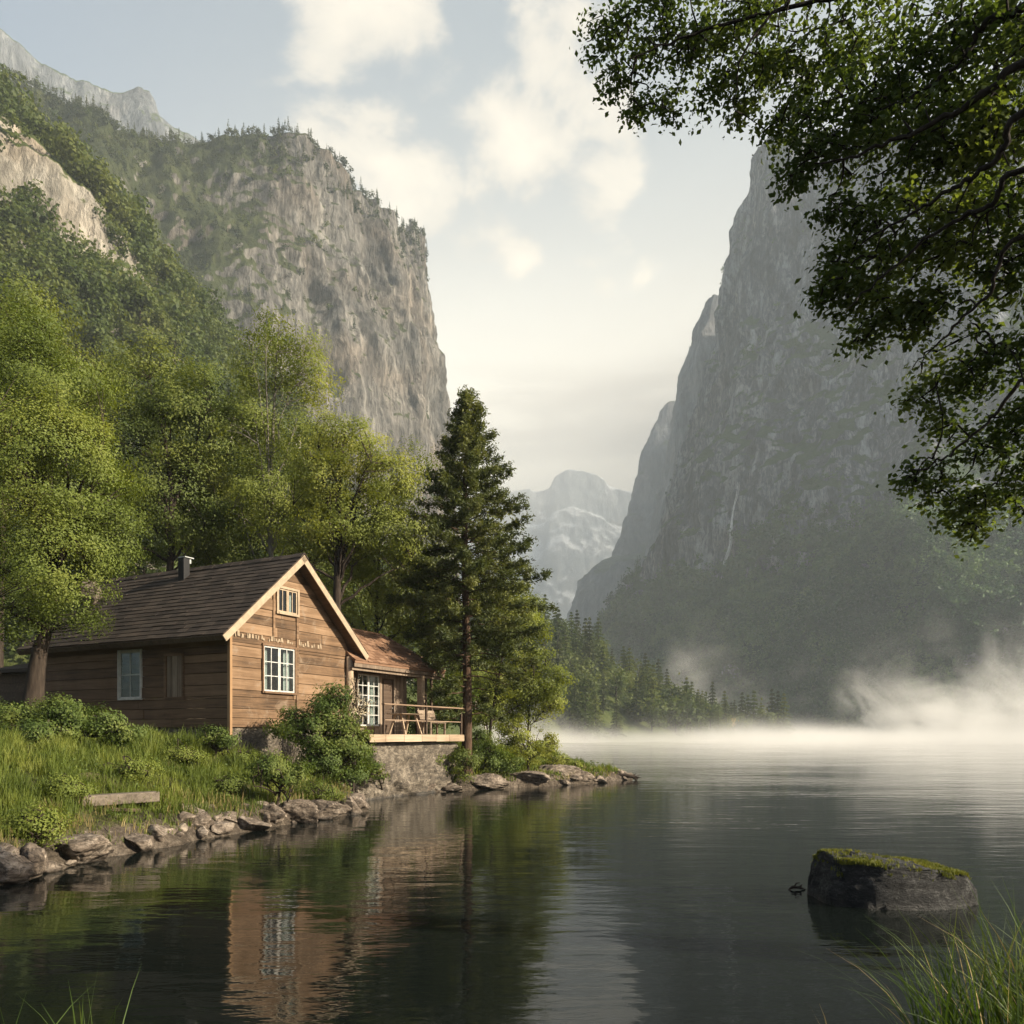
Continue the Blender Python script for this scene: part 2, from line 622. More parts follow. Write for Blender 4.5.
M['straw'] = leaf_mat('dry_grass', (0.20, 0.15, 0.06), (0.30, 0.23, 0.10), (0.42, 0.33, 0.16), 0.3, 1.0, (1, 1, 0.8))
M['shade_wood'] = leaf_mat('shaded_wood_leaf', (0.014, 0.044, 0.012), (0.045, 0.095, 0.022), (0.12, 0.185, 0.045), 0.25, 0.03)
M['moss'] = leaf_mat('moss', (0.06, 0.075, 0.010), (0.12, 0.13, 0.016), (0.20, 0.19, 0.03), 0.3, 3.0)
M['bark'] = bark_mat('bark_dark', (0.018, 0.013, 0.010), (0.055, 0.042, 0.032))
M['bark_pine'] = bark_mat('bark_pine', (0.030, 0.019, 0.013), (0.10, 0.062, 0.040))
M['bark_pale'] = bark_mat('bark_pale', (0.07, 0.06, 0.05), (0.26, 0.24, 0.2))
M['cliff'] = rock_mat('cliff_rock', (0.045, 0.043, 0.040), (0.135, 0.128, 0.118), (0.31, 0.292, 0.262), (0.035, 0.046, 0.017), (0.070, 0.078, 0.030), 0.8, 0.52, bump=1.0, zone=(-90, -180, 0.50))
M['cliff_right'] = rock_mat('cliff_rock_grey', (0.020, 0.024, 0.030), (0.090, 0.100, 0.118), (0.38, 0.40, 0.42), (0.020, 0.042, 0.014), (0.055, 0.088, 0.028), 0.75, 0.50, bump=1.2, zone=(250, 165))
M['cliff_far'] = rock_mat('cliff_rock_far', (0.06, 0.065, 0.072), (0.13, 0.137, 0.147), (0.26, 0.265, 0.27), (0.05, 0.068, 0.03), (0.08, 0.095, 0.04), 0.4, 0.55, bump=0.8)
M['slope'] = rock_mat('slope_turf_rock', (0.11, 0.10, 0.085), (0.24, 0.22, 0.185), (0.42, 0.385, 0.33), (0.030, 0.045, 0.013), (0.085, 0.10, 0.028), 1.6, 0.46, bump=0.8)
M['snowy'] = rock_mat('snow_patched_rock', (0.10, 0.12, 0.13), (0.17, 0.19, 0.20), (0.30, 0.32, 0.33), (0.45, 0.48, 0.50), (0.7, 0.72, 0.74), 0.25, 0.62, bump=0.6)
M['stone'] = stone_mat('shore_stone', (0.040, 0.030, 0.022), (0.135, 0.105, 0.080), (0.33, 0.275, 0.22))
M['stone_dark_shaded'] = stone_mat('dark_shaded_stone', (0.005, 0.005, 0.005), (0.014, 0.014, 0.014), (0.085, 0.083, 0.08), 2.4)  # dark speckled rock, colour deepened further to stand in for shade on the boulder
M['wall_stone'] = stone_mat('wall_stone', (0.030, 0.025, 0.019), (0.10, 0.082, 0.062), (0.24, 0.205, 0.16), 0.9)

# ------------------------------------------------------------------ water and haze
def build_water():
    m, t, out = new_mat('lake_water')
    p = t.new('ShaderNodeNewGeometry').outputs['Position']
    a = t.noise(t.mapping(p, (0.55, 1.5, 1), rot=(0, 0, R(6))), 1.15, 3, 0.5, 0.25)
    b = t.noise(t.mapping(p, (0.6, 1.6, 1), rot=(0, 0, R(-10))), 4.2, 3, 0.55, 0.2)
    c = t.noise(t.mapping(p, (0.5, 1.0, 1)), 0.16, 3, 0.5)
    calm = t.smooth(c, 0.35, 0.65, 0.35, 1.0)
    h = t.math('MULTIPLY', t.math('ADD', a, t.math('MULTIPLY', b, 0.26)), calm)
    s = bsdf(t, out, (0.005, 0.007, 0.006), 0.035, 0.5, h, 0.22, 0.10)
    s.inputs['IOR'].default_value = 1.33
    n = 40
    xs = np.linspace(-1500, 1500, n)
    ys = np.linspace(-120, 4400, n)
    X, Y = np.meshgrid(xs, ys, indexing='ij')
    V = np.stack([X, Y, np.zeros_like(X)], -1).reshape(-1, 3)
    i = np.arange(n * n).reshape(n, n)
    Fq = np.stack([i[:-1, :-1], i[1:, :-1], i[1:, 1:], i[:-1, 1:]], -1).reshape(-1, 4)
    tag(mesh_np('water', V, Fq, m), 'calm dark lake water with fine ripples', None, kind='structure')


build_water()


def volume_box(name, x0, x1, y0, y1, z0, z1, mat, label):
    b = MB()
    b.box(x0, x1, y0, y1, z0, z1)
    o = b.build(name, mat)
    tag(o, label, None, kind='stuff')
    return o


def build_haze():
    m, t, out = new_mat('haze_air')
    v = t.new('ShaderNodeVolumePrincipled')
    v.inputs['Color'].default_value = (0.82, 0.92, 0.99, 1)
    v.inputs['Density'].default_value = 2.0e-4
    v.inputs['Anisotropy'].default_value = 0.0
    t.l.new(v.outputs[0], out.inputs['Volume'])
    volume_box('haze', -1560, 1560, -140, 4600, -12, 1230, m, 'pale morning haze filling the valley')


build_haze()


def build_mist():
    m, t, out = new_mat('lake_mist')
    p = t.new('ShaderNodeNewGeometry').outputs['Position']
    sp = t.new('ShaderNodeSeparateXYZ')
    t.l.new(p, sp.inputs[0])
    n = t.noise(t.mapping(p, (1, 1, 1.35), loc=(13, 4, 2)), 0.026, 6, 0.62, 0.9)
    lump = t.noise(t.mapping(p, (1, 0.6, 0.0), loc=(5, 0, 0)), 0.016, 2, 0.5)
    z = sp.outputs[2]
    # height of the bank varies; wisps tear off its top
    tall = t.math('MAXIMUM', t.smooth(sp.outputs[1], 350, 385), t.smooth(sp.outputs[0], 118, 175))
    top = t.math('ADD', t.math('ADD', 4.0, t.math('MULTIPLY', tall, 4.0)), t.math('MULTIPLY', t.smooth(lump, 0.37, 0.67), t.math('ADD', 7.0, t.math('MULTIPLY', tall, 58.0))))
    hgt = t.smooth(t.math('DIVIDE', z, top), 1.25, 0.0)
    wisps = t.math('ADD', t.smooth(n, 0.44, 0.62), 0.015)
    dens = t.math('MULTIPLY', t.math('MULTIPLY', hgt, hgt), wisps)
    sheet = t.math('MULTIPLY', t.smooth(z, 4.5, 0.0), 0.22)
    dens = t.math('ADD', dens, sheet)
    ex = t.math('MULTIPLY', t.smooth(sp.outputs[1], 95, 190), t.smooth(sp.outputs[1], 470, 430))
    ex = t.math('MULTIPLY', ex, t.math('MULTIPLY', t.smooth(sp.outputs[0], -45, 0), t.smooth(sp.outputs[0], 470, 430)))
    dens = t.math('MULTIPLY', t.math('MULTIPLY', dens, ex), 0.031)
    v = t.new('ShaderNodeVolumePrincipled')
    v.inputs['Color'].default_value = (0.99, 0.975, 0.94, 1)
    t.put(v.inputs['Density'], dens)
    t.l.new(v.outputs[0], out.inputs['Volume'])
    o = volume_box('mist', -50, 475, 90, 475, 0.15, 84, m, 'white morning mist lifting off the far end of the lake')
    try:
        m.cycles.volume_step_rate = 0.6
    except Exception:
        pass


build_mist()


def build_valley_mist():
    m, t, out = new_mat('valley_mist')
    v = t.new('ShaderNodeVolumePrincipled')
    v.inputs['Color'].default_value = (0.98, 0.97, 0.94, 1)
    v.inputs['Density'].default_value = 6.5e-4
    t.l.new(v.outputs[0], out.inputs['Volume'])
    volume_box('mist', -500, 900, 1470, 3050, 0.2, 900, m, 'pale sunlit mist filling the far end of the valley')


build_valley_mist()


# ------------------------------------------------------------------ mountains
def rows(n, *cps):
    return smooth_path(np.array(cps, float), n)


def lerp_profile(prof, v):
    prof = np.array(prof, float)
    # parameter along the profile is its arc length
    seg = np.hypot(np.diff(prof[:, 0]), np.diff(prof[:, 1]))
    s = np.concatenate([[0], np.cumsum(seg)])
    s /= s[-1]
    return np.interp(v, s, prof[:, 0]), np.interp(v, s, prof[:, 1])


def mountain(name, base, rim, profile, back, nu, nv, nb, mat, amp=10, wl=45, zst=0.3, seed=1, label=None, ledge=0.0, taper=0.08, prof2=None, fade=(0, 1)):
    """face grid from the foot (base) to the rim by a profile, then over the top to the far side (back)"""
    B = rows(nu, *base)
    Rm = rows(nu, *rim)
    Bk = rows(nu, *back)
    v = np.linspace(0, 1, nv)
    s, h = lerp_profile(profile, v)
    P = np.empty((nu, nv + nb, 3))
    S, H = np.broadcast_to(s, (nu, nv)), np.broadcast_to(h, (nu, nv))
    if prof2 is not None:
        s2, h2 = lerp_profile(prof2, v)
        k = sstep(np.linspace(0, 1, nu), *fade)[:, None]
        S, H = S * (1 - k) + s2 * k, H * (1 - k) + h2 * k
    P[:, :nv, :2] = B[:, None, :2] + (Rm - B)[:, None, :2] * S[..., None]
    P[:, :nv, 2] = B[:, None, 2] + (Rm - B)[:, None, 2] * H
    w = np.linspace(0, 1, nb + 1)[1:]
    P[:, nv:, :2] = Rm[:, None, :2] + (Bk - Rm)[:, None, :2] * w[None, :, None]
    P[:, nv:, 2] = Rm[:, None, 2] + (Bk - Rm)[:, None, 2] * (w ** 2)[None, :]
    # outward direction of the face
    out = unit((B - Rm) * (1, 1, 0))
    q = P.reshape(-1, 3)
    c = q / wl
    d = 0.65 * fbm(c * (1, 1, zst), 5, seed, 0.55, True) + 0.5 * fbm(c * (0.5, 0.5, 0.4), 3, seed + 20) + 0.35 * fbm(c * (2.2, 2.2, 2.2), 4, seed + 40, 0.6)
    d += 0.10 * fbm(c * (6, 6, 2.0), 3, seed + 90, 0.6, True) + 0.5 * fbm(c * (1.3, 1.3, 0.06), 3, seed + 95, 0.5, True)
    d += 0.9 * fbm(c * (0.55, 0.55, 0.07), 2, seed + 80, 0.5, True)
    if ledge:
        lz = q[:, 2] / (wl * 0.9) + 0.8 * fbm(c * 0.6, 3, seed + 60)
        d += ledge * (np.abs((lz % 1.0) - 0.5) * 2 - 0.5)
    d = (d - d.mean()).reshape(nu, nv + nb)
    env = np.concatenate([sstep(v, 0, taper), np.linspace(0.9, 0.3, nb)])[None, :]
    D3 = out[:, None] * 0.92 + np.array((0, 0, 0.25))
    P = P + D3 * (d * env * amp)[..., None]
    n2 = nv + nb
    i = np.arange(nu * n2).reshape(nu, n2)
    Fq = np.stack([i[:-1, :-1], i[1:, :-1], i[1:, 1:], i[:-1, 1:]], -1).reshape(-1, 4)
    V = P.reshape(-1, 3)
    # orient upward/outward
    fq = Fq[len(Fq) // 3]
    nn = np.cross(V[fq[1]] - V[fq[0]], V[fq[3]] - V[fq[0]])
    if nn.dot(np.array((*out[nu // 2][:2], 0.6))) < 0:
        Fq = Fq[:, ::-1]
    o = mesh_np(name, V, Fq, mat, smooth=False)
    tag(o, label, None, kind='structure')
    return P


def P3(px, py, D):
    return tuple(at(px, py, D))


# left: big cliff with a wooded top
L2 = mountain('mountain',
    [(-520, 430, 0), (-230, 430, 0), (-170, 450, 0), (-115, 480, 0), (-72, 530, 0), (-48, 620, 0), (-34, 760, 0), (-80, 960, 0)],
    [(-640, 540, 455), P3(0, 62, 520), P3(130, 128, 545), P3(235, 134, 565), P3(335, 168, 600), P3(398, 226, 680), P3(410, 262, 790), (-190, 980, 470)],
    [(0, 0), (.26, .30), (.40, .52), (.55, .70), (.80, .85), (0.9, 0.93), (1, 1)],
    [(-700, 900, 500), (-480, 900, 520), (-430, 920, 500), (-400, 940, 470), (-380, 960, 450), (-340, 980, 420), (-300, 1040, 380), (-300, 1150, 300)],
    460, 340, 40, M['cliff'], 30, 85, 0.25, 3, 'sunlit left cliff with wooded top', 0.12)
# left: nearer wooded slope with a rock band
L1 = mountain('hillside',
    [(-260, 40, 2), (-120, 60, 2), (-62, 78, 2.5), (-30, 92, 2.5), (-14, 120, 2), (-4, 160, 1), (-10, 240, -1), (-40, 330, -2)],
    [P3(-420, -260, 210), P3(-130, -20, 225), P3(0, 122, 250), P3(75, 188, 262), P3(130, 250, 270), P3(190, 312, 280), P3(300, 445, 300), P3(400, 620, 340)],
    [(0, 0), (.46, .38), (.74, .70), (.765, .84), (.88, .92), (1, 1)],
    [(-420, 380, 240), (-300, 380, 200), (-240, 390, 170), (-200, 400, 140), (-170, 410, 110), (-150, 420, 90), (-130, 440, 40), (-120, 460, 0)],
    300, 220, 24, M['slope'], 9, 38, 0.35, 11, 'wooded slope behind the cabin', 0, .08, [(0, 0), (.46, .40), (.75, .74), (.9, .92), (1, 1)], (.36, .60))
# left: bare peak far behind
L3 = mountain('mountain',
    [(-1400, 900, 200), (-800, 880, 200), (-560, 900, 220), (-420, 930, 260), (-330, 960, 300), (-300, 1050, 250)],
    [P3(-500, -180, 1050), P3(-60, 5, 1060), P3(40, 54, 1080), P3(110, 88, 1100), P3(150, 96, 1120), P3(212, 142, 1150)],
    [(0, 0), (.3, .3), (.6, .62), (.85, .88), (1, 1)],
    [(-1400, 1500, 300), (-1000, 1500, 300), (-800, 1500, 300), (-700, 1500, 250), (-600, 1500, 200), (-500, 1500, 100)],
    260, 130, 24, M['cliff_far'], 26, 110, 0.7, 21, 'bare far peak')
# right: great shaded wall
R1 = mountain('mountain',
    [(120, 1250, -3), (34, 830, -3), (120, 640, -3), (225, 520, -3), (325, 455, -3), (430, 440, -3), (600, 560, -3), (680, 900, -3)],
    [(430, 1250, 800), P3(772, 150, 920), P3(850, 128, 860), P3(950, 92, 800), P3(1060, 60, 770), (650, 790, 590), (740, 900, 470), (760, 1000, 380)],
    [(0, 0), (.30, .20), (.41, .26), (.51, .34), (.57, .41), (.65, .48), (.79, .67), (.82, .76), (.88, .90), (1, 1)],
    [(620, 1400, 600), (560, 1250, 640), (600, 1200, 620), (680, 1150, 600), (740, 1120, 560), (800, 1100, 400), (840, 1080, 300), (860, 1060, 200)],
    480, 360, 30, M['cliff_right'], 34, 110, 0.30, 5, 'shaded grey rock wall right of the lake', 0.10)
R2 = mountain('mountain',
    [(190, 1900, -3), (165, 1420, -3), (200, 1200, -3), (420, 1100, -3)],
    [(420, 1900, 800), P3(704, 303, 1420), P3(745, 300, 1380), (640, 1300, 760)],
    [(0, 0), (.25, .17), (.45, .36), (.68, .60), (.88, .90), (1, 1)],
    [(700, 1900, 700), (700, 1600, 700), (750, 1600, 700), (900, 1500, 600)],
    150, 170, 16, M['cliff_far'], 24, 100, 0.4, 9, 'second rock shoulder behind the right wall')
R3 = mountain('mountain',
    [(330, 2600, -3), (125, 2050, -3), (200, 1750, -3), (500, 1650, -3)],
    [(640, 2600, 900), P3(664, 414, 2050), P3(700, 400, 1980), (900, 1900, 850)],
    [(0, 0), (.08, .38), (.16, .47), (.50, .54), (.67, .66), (.78, .84), (.91, .95), (1, 1)],
    [(1000, 2600, 700), (900, 2300, 750), (900, 2300, 750), (1200, 2200, 600)],
    130, 150, 14, M['cliff_far'], 30, 120, 0.5, 15, 'third hazy rock shoulder of the right wall')
# far head of the valley, snow patched
FM = mountain('mountain',
    [(-700, 3300, -3), (-100, 3200, -3), (150, 3150, -3), (450, 3200, -3), (1200, 3300, -3)],
    [P3(250, 540, 4000), P3(500, 492, 3900), P3(530, 489, 3900), P3(548, 488, 3900), P3(556, 474, 3900), P3(576, 470, 3900), P3(602, 478, 3900), P3(612, 487, 3900), P3(660, 492, 3900), P3(860, 470, 4000)],
    [(0, 0), (.35, .35), (.6, .64), (.82, .82), (.9, .84), (.96, .93), (1, 1)],
    [(-900, 4350, 700), (0, 4300, 800), (200, 4300, 800), (400, 4300, 800), (1100, 4350, 700)],
    240, 130, 14, M['snowy'], 42, 260, 0.7, 25, 'snow patched far mountain at the head of the valley')
# wooded point across the water
HILL = mountain('hill',
    [(-90, 150, -1), (-10, 190, -1), (14, 225, -1), (48, 262, -1), (80, 295, -1), (104, 322, -1), (112, 338, -1), (100, 352, -1)],
    [(-90, 300, 62), (-30, 300, 50), P3(552, 640, 300), P3(620, 680, 310), P3(665, 705, 320), P3(705, 722, 330), (98, 342, 3.0), (94, 346, 2)],
    [(0, 0), (.05, .05), (.5, .55), (1, 1)],
    [(-90, 420, 20), (-20, 420, 10), (20, 410, 5), (50, 400, -1), (70, 390, -1), (85, 375, -1), (88, 362, -1), (88, 356, -1)],
    160, 60, 20, M['slope'], 2.0, 30, 1.0, 31, 'low wooded point across the lake')

# ------------------------------------------------------------------ near ground
SHORE = np.array([(-16, -3), (-10.5, 5), (-7.6, 9.6), (-6.87, 10.74), (-6.9, 12.3), (-6.75, 13.2), (-6.35, 14.5), (-5.85, 15.9), (-5.4, 17.3), (-4.9, 18.7),
                  (-4.1, 20.6), (-3.9, 21.4), (-4.35, 22.6), (-4.75, 24.5), (-4.3, 26.4), (-3.1, 28.2), (-1.5, 29.5), (0.4, 31.1), (1.9, 32.4), (3.6, 34.2), (5.0, 36.2),
                  (5.5, 37.3), (5.2, 38.5), (3.6, 40.0), (2.0, 43), (1.2, 50), (1.2, 62), (1.0, 80), (0, 100), (-8, 140)], float)


def shore_dist(x, y):
    """distance to the shoreline, positive on land"""
    p = np.stack([x, y], -1)
    best = np.full(len(p), 1e9)
    side = np.zeros(len(p))
    for a, b in zip(SHORE[:-1], SHORE[1:]):
        ab = b - a
        t = np.clip(((p - a) @ ab) / (ab @ ab), 0, 1)
        q = p - (a + t[:, None] * ab)
        dd = np.hypot(q[:, 0], q[:, 1])
        cr = ab[0] * (p[:, 1] - a[1]) - ab[1] * (p[:, 0] - a[0])
        m = dd < best
        best = np.where(m, dd, best)
        side = np.where(m, cr, side)
    return np.where(side > 0, best, -best)


def ground_z(x, y):
    x = np.atleast_1d(np.asarray(x, float))
    y = np.atleast_1d(np.asarray(y, float))
    p = np.stack([x, y, np.zeros_like(x)], -1)
    d = shore_dist(x, y) + 0.25 * fbm(p * 0.9, 3, 77)
    prom = sstep(x, -5.5, -2.0) * sstep(y, 24, 28)           # the point stays low
    hi = 0.40 * sstep(d, -0.1, 0.5) + 0.75 * sstep(d, 0.4, 2.4) + 0.72 * sstep(d, 1.8, 6.0)
    lo = 0.36 * sstep(d, -0.1, 0.6) + 0.75 * sstep(d, 0.5, 4.0) + 0.6 * sstep(d, 3, 9)
    h = hi * (1 - prom) + lo * prom
    h += np.clip(d - 15, 0, None) * 0.07 * sstep(y, 20, 34)
    h += (0.10 * fbm(p * 0.7, 4, 88) + 0.42 * np.maximum(fbm(p * (.85, .85, 1), 2, 89), -.25)) * sstep(d, 0.3, 1.8)
    h += 0.24 * (fbm(p * (2.1, 2.1, 1), 4, 91, .55, True) - .25) * sstep(d, -.35, .1) * sstep(d, 1.3, .6)
    h += np.where(d < 0, np.maximum(d * 0.5, -1.5), 0)
    return h


def build_ground():
    m, t, out = new_mat('bank_soil')
    p = t.new('ShaderNodeNewGeometry').outputs['Position']
    n = t.noise(p, 1.3, 7, 0.65, 0.4)
    f = t.noise(p, 12, 5, 0.7)
    col = t.ramp(n, [(0.3, (0.030, 0.030, 0.014)), (0.5, (0.055, 0.058, 0.020)), (0.72, (0.11, 0.095, 0.045))])
    ps = t.new('ShaderNodeSeparateXYZ')
    t.l.new(p, ps.inputs[0])
    stony = t.ramp(t.math('ADD', t.math('MULTIPLY', n, .5), t.math('MULTIPLY', f, .5)), [(0.35, (0.025, 0.020, 0.015)), (0.5, (0.085, 0.068, 0.052)), (0.65, (0.20, 0.165, 0.13))])
    col = t.mix(t.smooth(t.math('ADD', ps.outputs[2], t.math('MULTIPLY', n, 0.5)), 0.62, 0.80), stony, col)
    bsdf(t, out, col, 0.95, 0.1, t.math('ADD', n, t.math('MULTIPLY', f, 0.5)), 1.0, 0.2)
    xs = np.concatenate([np.linspace(-75, -22, 60), np.linspace(-21.7, 7, 240)])
    ys = np.concatenate([np.linspace(-3, 45, 380), np.linspace(45.6, 118, 90)])
    X, Y = np.meshgrid(xs, ys, indexing='ij')
    Z = ground_z(X.ravel(), Y.ravel())
    V = np.stack([X.ravel(), Y.ravel(), Z], -1)
    i = np.arange(len(V)).reshape(X.shape)
    Fq = np.stack([i[:-1, :-1], i[1:, :-1], i[1:, 1:], i[:-1, 1:]], -1).reshape(-1, 4)
    keep = V[Fq][:, :, 2].max(1) > -1.0
    tag(mesh_np('ground', V, Fq[keep], m, smooth=True), 'grassy earth bank sloping to the water', None, kind='structure')
    # the bank the photographer stands on
    xs = np.linspace(-9, 12, 90)
    ys = np.linspace(-8, 5.2, 60)
    X, Y = np.meshgrid(xs, ys, indexing='ij')
    p = np.stack([X.ravel(), Y.ravel(), 0 * X.ravel()], -1)
    edge = 3.1 + 0.35 * np.sin(X.ravel() * 0.9 + 1) + 0.5 * sstep(X.ravel(), 1.0, 3.0) + 0.6 * fbm(p * 0.5, 3, 5)
    d = edge - Y.ravel()
    Z = 0.34 * sstep(d, -0.4, 1.2) + 0.1 * fbm(p, 3, 9) + np.clip(d - 1, 0, 4) * 0.03 - 0.3 * sstep(d, 0.1, -1.2)
    V = np.stack([X.ravel(), Y.ravel(), Z], -1)
    i = np.arange(len(V)).reshape(X.shape)
    Fq = np.stack([i[:-1, :-1], i[1:, :-1], i[1:, 1:], i[:-1, 1:]], -1).reshape(-1, 4)
    tag(mesh_np('ground', V, Fq, m, smooth=True), 'near bank at the viewpoint', None, kind='structure')


build_ground()


# ------------------------------------------------------------------ far forest
def far_broadleaf(rng, h, r, n, card):
    lobes = rng.normal(size=(7, 3)) * (r * .42, r * .42, h * .16) + (0, 0, h * .6)
    far_broadleaf.lobes = lobes
    c = lobes[rng.integers(0, 7, n)]
    d = unit(rng.normal(size=(n, 3)))
    rad = r * 0.55 * rng.uniform(0.15, 1.05, (n, 1)) ** .6
    C = c + d * rad * (1, 1, 0.9)
    k = n // 4
    C[:k] = lobes.mean(0) + rng.normal(size=(k, 3)) * (r * .36, r * .36, h * .19)
    C[:, 2] = np.maximum(C[:, 2], h * 0.12)
    return leaf_cards(C, card * rng.uniform(.7, 1.3, n), rng, 0.75, d * 1.3 + (0, 0, 0.45), chaos=.8)


def far_conifer(rng, h, r, n, card):
    t = rng.uniform(0, 1, n) ** 1.35                  # 0 foot, 1 tip
    lev = np.floor(t * 13) / 13 + rng.uniform(0, 0.035, n)
    ph = rng.uniform(0, 2 * np.pi, n)
    arm = 0.75 + 0.35 * np.sin(ph * 3 + np.floor(t * 13) * 2.1)
    rr = r * (1 - lev) ** 0.85 * arm * rng.uniform(.35, 1.0, n) + 0.05
    C = np.stack([rr * np.cos(ph), rr * np.sin(ph), h * (0.06 + 0.94 * lev) - rr * 0.35], -1)
    o = np.stack([np.cos(ph), np.sin(ph), 0 * ph - 0.35], -1)
    s = card * rng.uniform(.7, 1.3, n) * (0.55 + 0.6 * (1 - lev))
    return leaf_cards(C, s, rng, 0.5, np.array((0, 0, 0.9)) + o * 0.4, 0.08, o, 1.6)


def scatter(protos, pts, scl, rng):
    A = Arr()
    idx = rng.integers(0, len(protos), len(pts))
    for k, (V, Fq) in enumerate(protos):
        w = np.where(idx == k)[0]
        if not len(w):
            continue
        a = rng.uniform(0, 2 * np.pi, len(w))
        c, s = np.cos(a), np.sin(a)
        sx = scl[w][:, None]
        X = (V[None, :, 0] * c[:, None] - V[None, :, 1] * s[:, None]) * sx + pts[w, 0][:, None]
        Y = (V[None, :, 0] * s[:, None] + V[None, :, 1] * c[:, None]) * sx + pts[w, 1][:, None]
        Z = V[None, :, 2] * sx * rng.uniform(.85, 1.2, (len(w), 1)) + pts[w, 2][:, None]
        n = len(V)
        A.add(np.stack([X, Y, Z], -1).reshape(-1, 3), (Fq[None] + (np.arange(len(w)) * n)[:, None, None]).reshape(-1, 4))
    return A.get()


def grid_normals(P):
    du = np.gradient(P, axis=0)
    dv = np.gradient(P, axis=1)
    n = unit(np.cross(du, dv))
    return n * np.sign(n[..., 2:3] + 1e-9)


def pick(P, rng, n, cond):
    """n area-weighted random points on a mountain grid where cond(normal z, v, position) says so"""
    nz = grid_normals(P)[..., 2]
    du = np.linalg.norm(np.gradient(P, axis=0), axis=-1)
    dv = np.linalg.norm(np.gradient(P, axis=1), axis=-1)
    vv = np.broadcast_to(np.arange(P.shape[1])[None, :], P.shape[:2])
    w = du * dv * cond(nz, vv, P)
    w = w.ravel() / w.sum()
    i = rng.choice(len(w), n, p=w, replace=True)
    q = P.reshape(-1, 3)[i]
    return q + rng.normal(size=(n, 3)) * (1.2, 1.2, 0.2)


def frame_px(p):
    return 512 + F * p[..., 0] / np.maximum(p[..., 1], 1), HY - F * (p[..., 2] - CAMH) / np.maximum(p[..., 1], 1)


def noise_of(P, wl, seed):
    return fbm(P.reshape(-1, 3) / wl, 3, seed).reshape(P.shape[:2])


rng = np.random.default_rng(5)
bl_far = [far_broadleaf(rng, 9, 4.2, 70, 1.9) for _ in range(5)]
bl_mid = [far_broadleaf(rng, 10, 4.2, 230, 1.05) for _ in range(5)]
cf_far = [far_conifer(rng, 15, 3.2, 110, 1.7) for _ in range(4)]


def stuff(name, label, V, Fq, mat):
    return tag(mesh_np(name, V, Fq, mat), label, None, kind='stuff')


# wooded slope behind the cabin: the nearest crowns are trees of their own
def in_view(P, lo=-620, hi=1180):
    px, py = frame_px(P)
    return (px > lo) & (px < hi) & (py > -160)


pts = pick(L1, rng, 5600, lambda nz, v, P: (nz > 0.30) * sstep(v, 3, 20) * in_view(P) * (0.45 + sstep(noise_of(P, 30, 4), -0.25, 0.2)))
dist = np.hypot(pts[:, 0], pts[:, 1])
px, py = frame_px(pts)
vis = (px > -10) & (px < 330) & (py > 100) & (py < 420)
order = np.argsort(np.where(vis, dist, 1e9))
near, rest = order[:150], order[150:]
V, Fq = scatter(bl_mid, pts[rest], rng.uniform(.55, 1.15, len(rest)), rng)
stuff('hillside_wood', 'dense broadleaf wood covering the slope behind the cabin', V, Fq, M['far_leaf'])
def hillside_tree(rng):
    A = Arr()
    leaves = far_broadleaf(rng, 10, 4.2, 520, 0.9)
    A.add(*tube(np.array([(0, 0, -1.0), (.1, 0, 4), (0, .1, 7.5)]), np.array([.25, .16, .04]), 5))
    for c in far_broadleaf.lobes:
        A.add(*tube(np.array([(0.05, 0, min(c[2] * .6, 4.5)), (c[0] * .5, c[1] * .5, c[2] * .85), tuple(c), tuple(c + (c - (0, 0, 5)) * .45)]), np.array([.09, .07, .05, .02]), 4))
    nf = sum(len(f) for f in A.F)
    A.add(*leaves)
    V, Fq = A.get()
    return mesh_np('hillside_tree', V, Fq, [M['bark'], M['far_leaf']], midx=[0] * nf + [1] * (len(Fq) - nf))


bl_one = [hillside_tree(rng) for _ in range(5)]
LBL_H = 'small round green broadleaf tree in the wood on the slope below the left rock band'
for k, i in enumerate(near):
    src = bl_one[k % 5]
    o = src if k < 5 else src.copy()
    if k >= 5:
        COL.objects.link(o)
    o.location = [float(q) for q in pts[i] - (0, 0, 0.6)]
    o.rotation_euler = (0, 0, rng.uniform(0, 6.28))
    sc_ = rng.uniform(.6, 1.15)
    o.scale = (sc_, sc_, sc_ * rng.uniform(.9, 1.2))
    tag(o, LBL_H, 'tree', 'trees on the slope behind the cabin')

# tops and ledges of the big left cliff
pts = pick(L2, rng, 15000, lambda nz, v, P: ((nz > 0.40) * (0.15 + (v > 280) * 1.0) + (v > 312) * (v < 368) * 2.6 + 1.1 * sstep(frame_px(P)[0], 350, 215) * sstep(noise_of(P, 70, 6) + sstep(v, 150, 330) * .3, -.25, .2)) * in_view(P))
V, Fq = scatter(cf_far + bl_far[:3], pts, rng.uniform(.30, .68, len(pts)), rng)
stuff('clifftop_wood', 'conifer wood on top of the left cliff', V, Fq, M['far_dark'])
pts = pick(L2, rng, 1300, lambda nz, v, P: (nz > 0.30) * sstep(frame_px(P)[0], 420, 260) * sstep(noise_of(P, 60, 8), -0.05, 0.2) * in_view(P))
V, Fq = scatter(bl_far, pts, rng.uniform(.3, .75, len(pts)), rng)
stuff('ledge_scrub', 'scrub growing on ledges of the left cliff', V, Fq, M['far_leaf'])
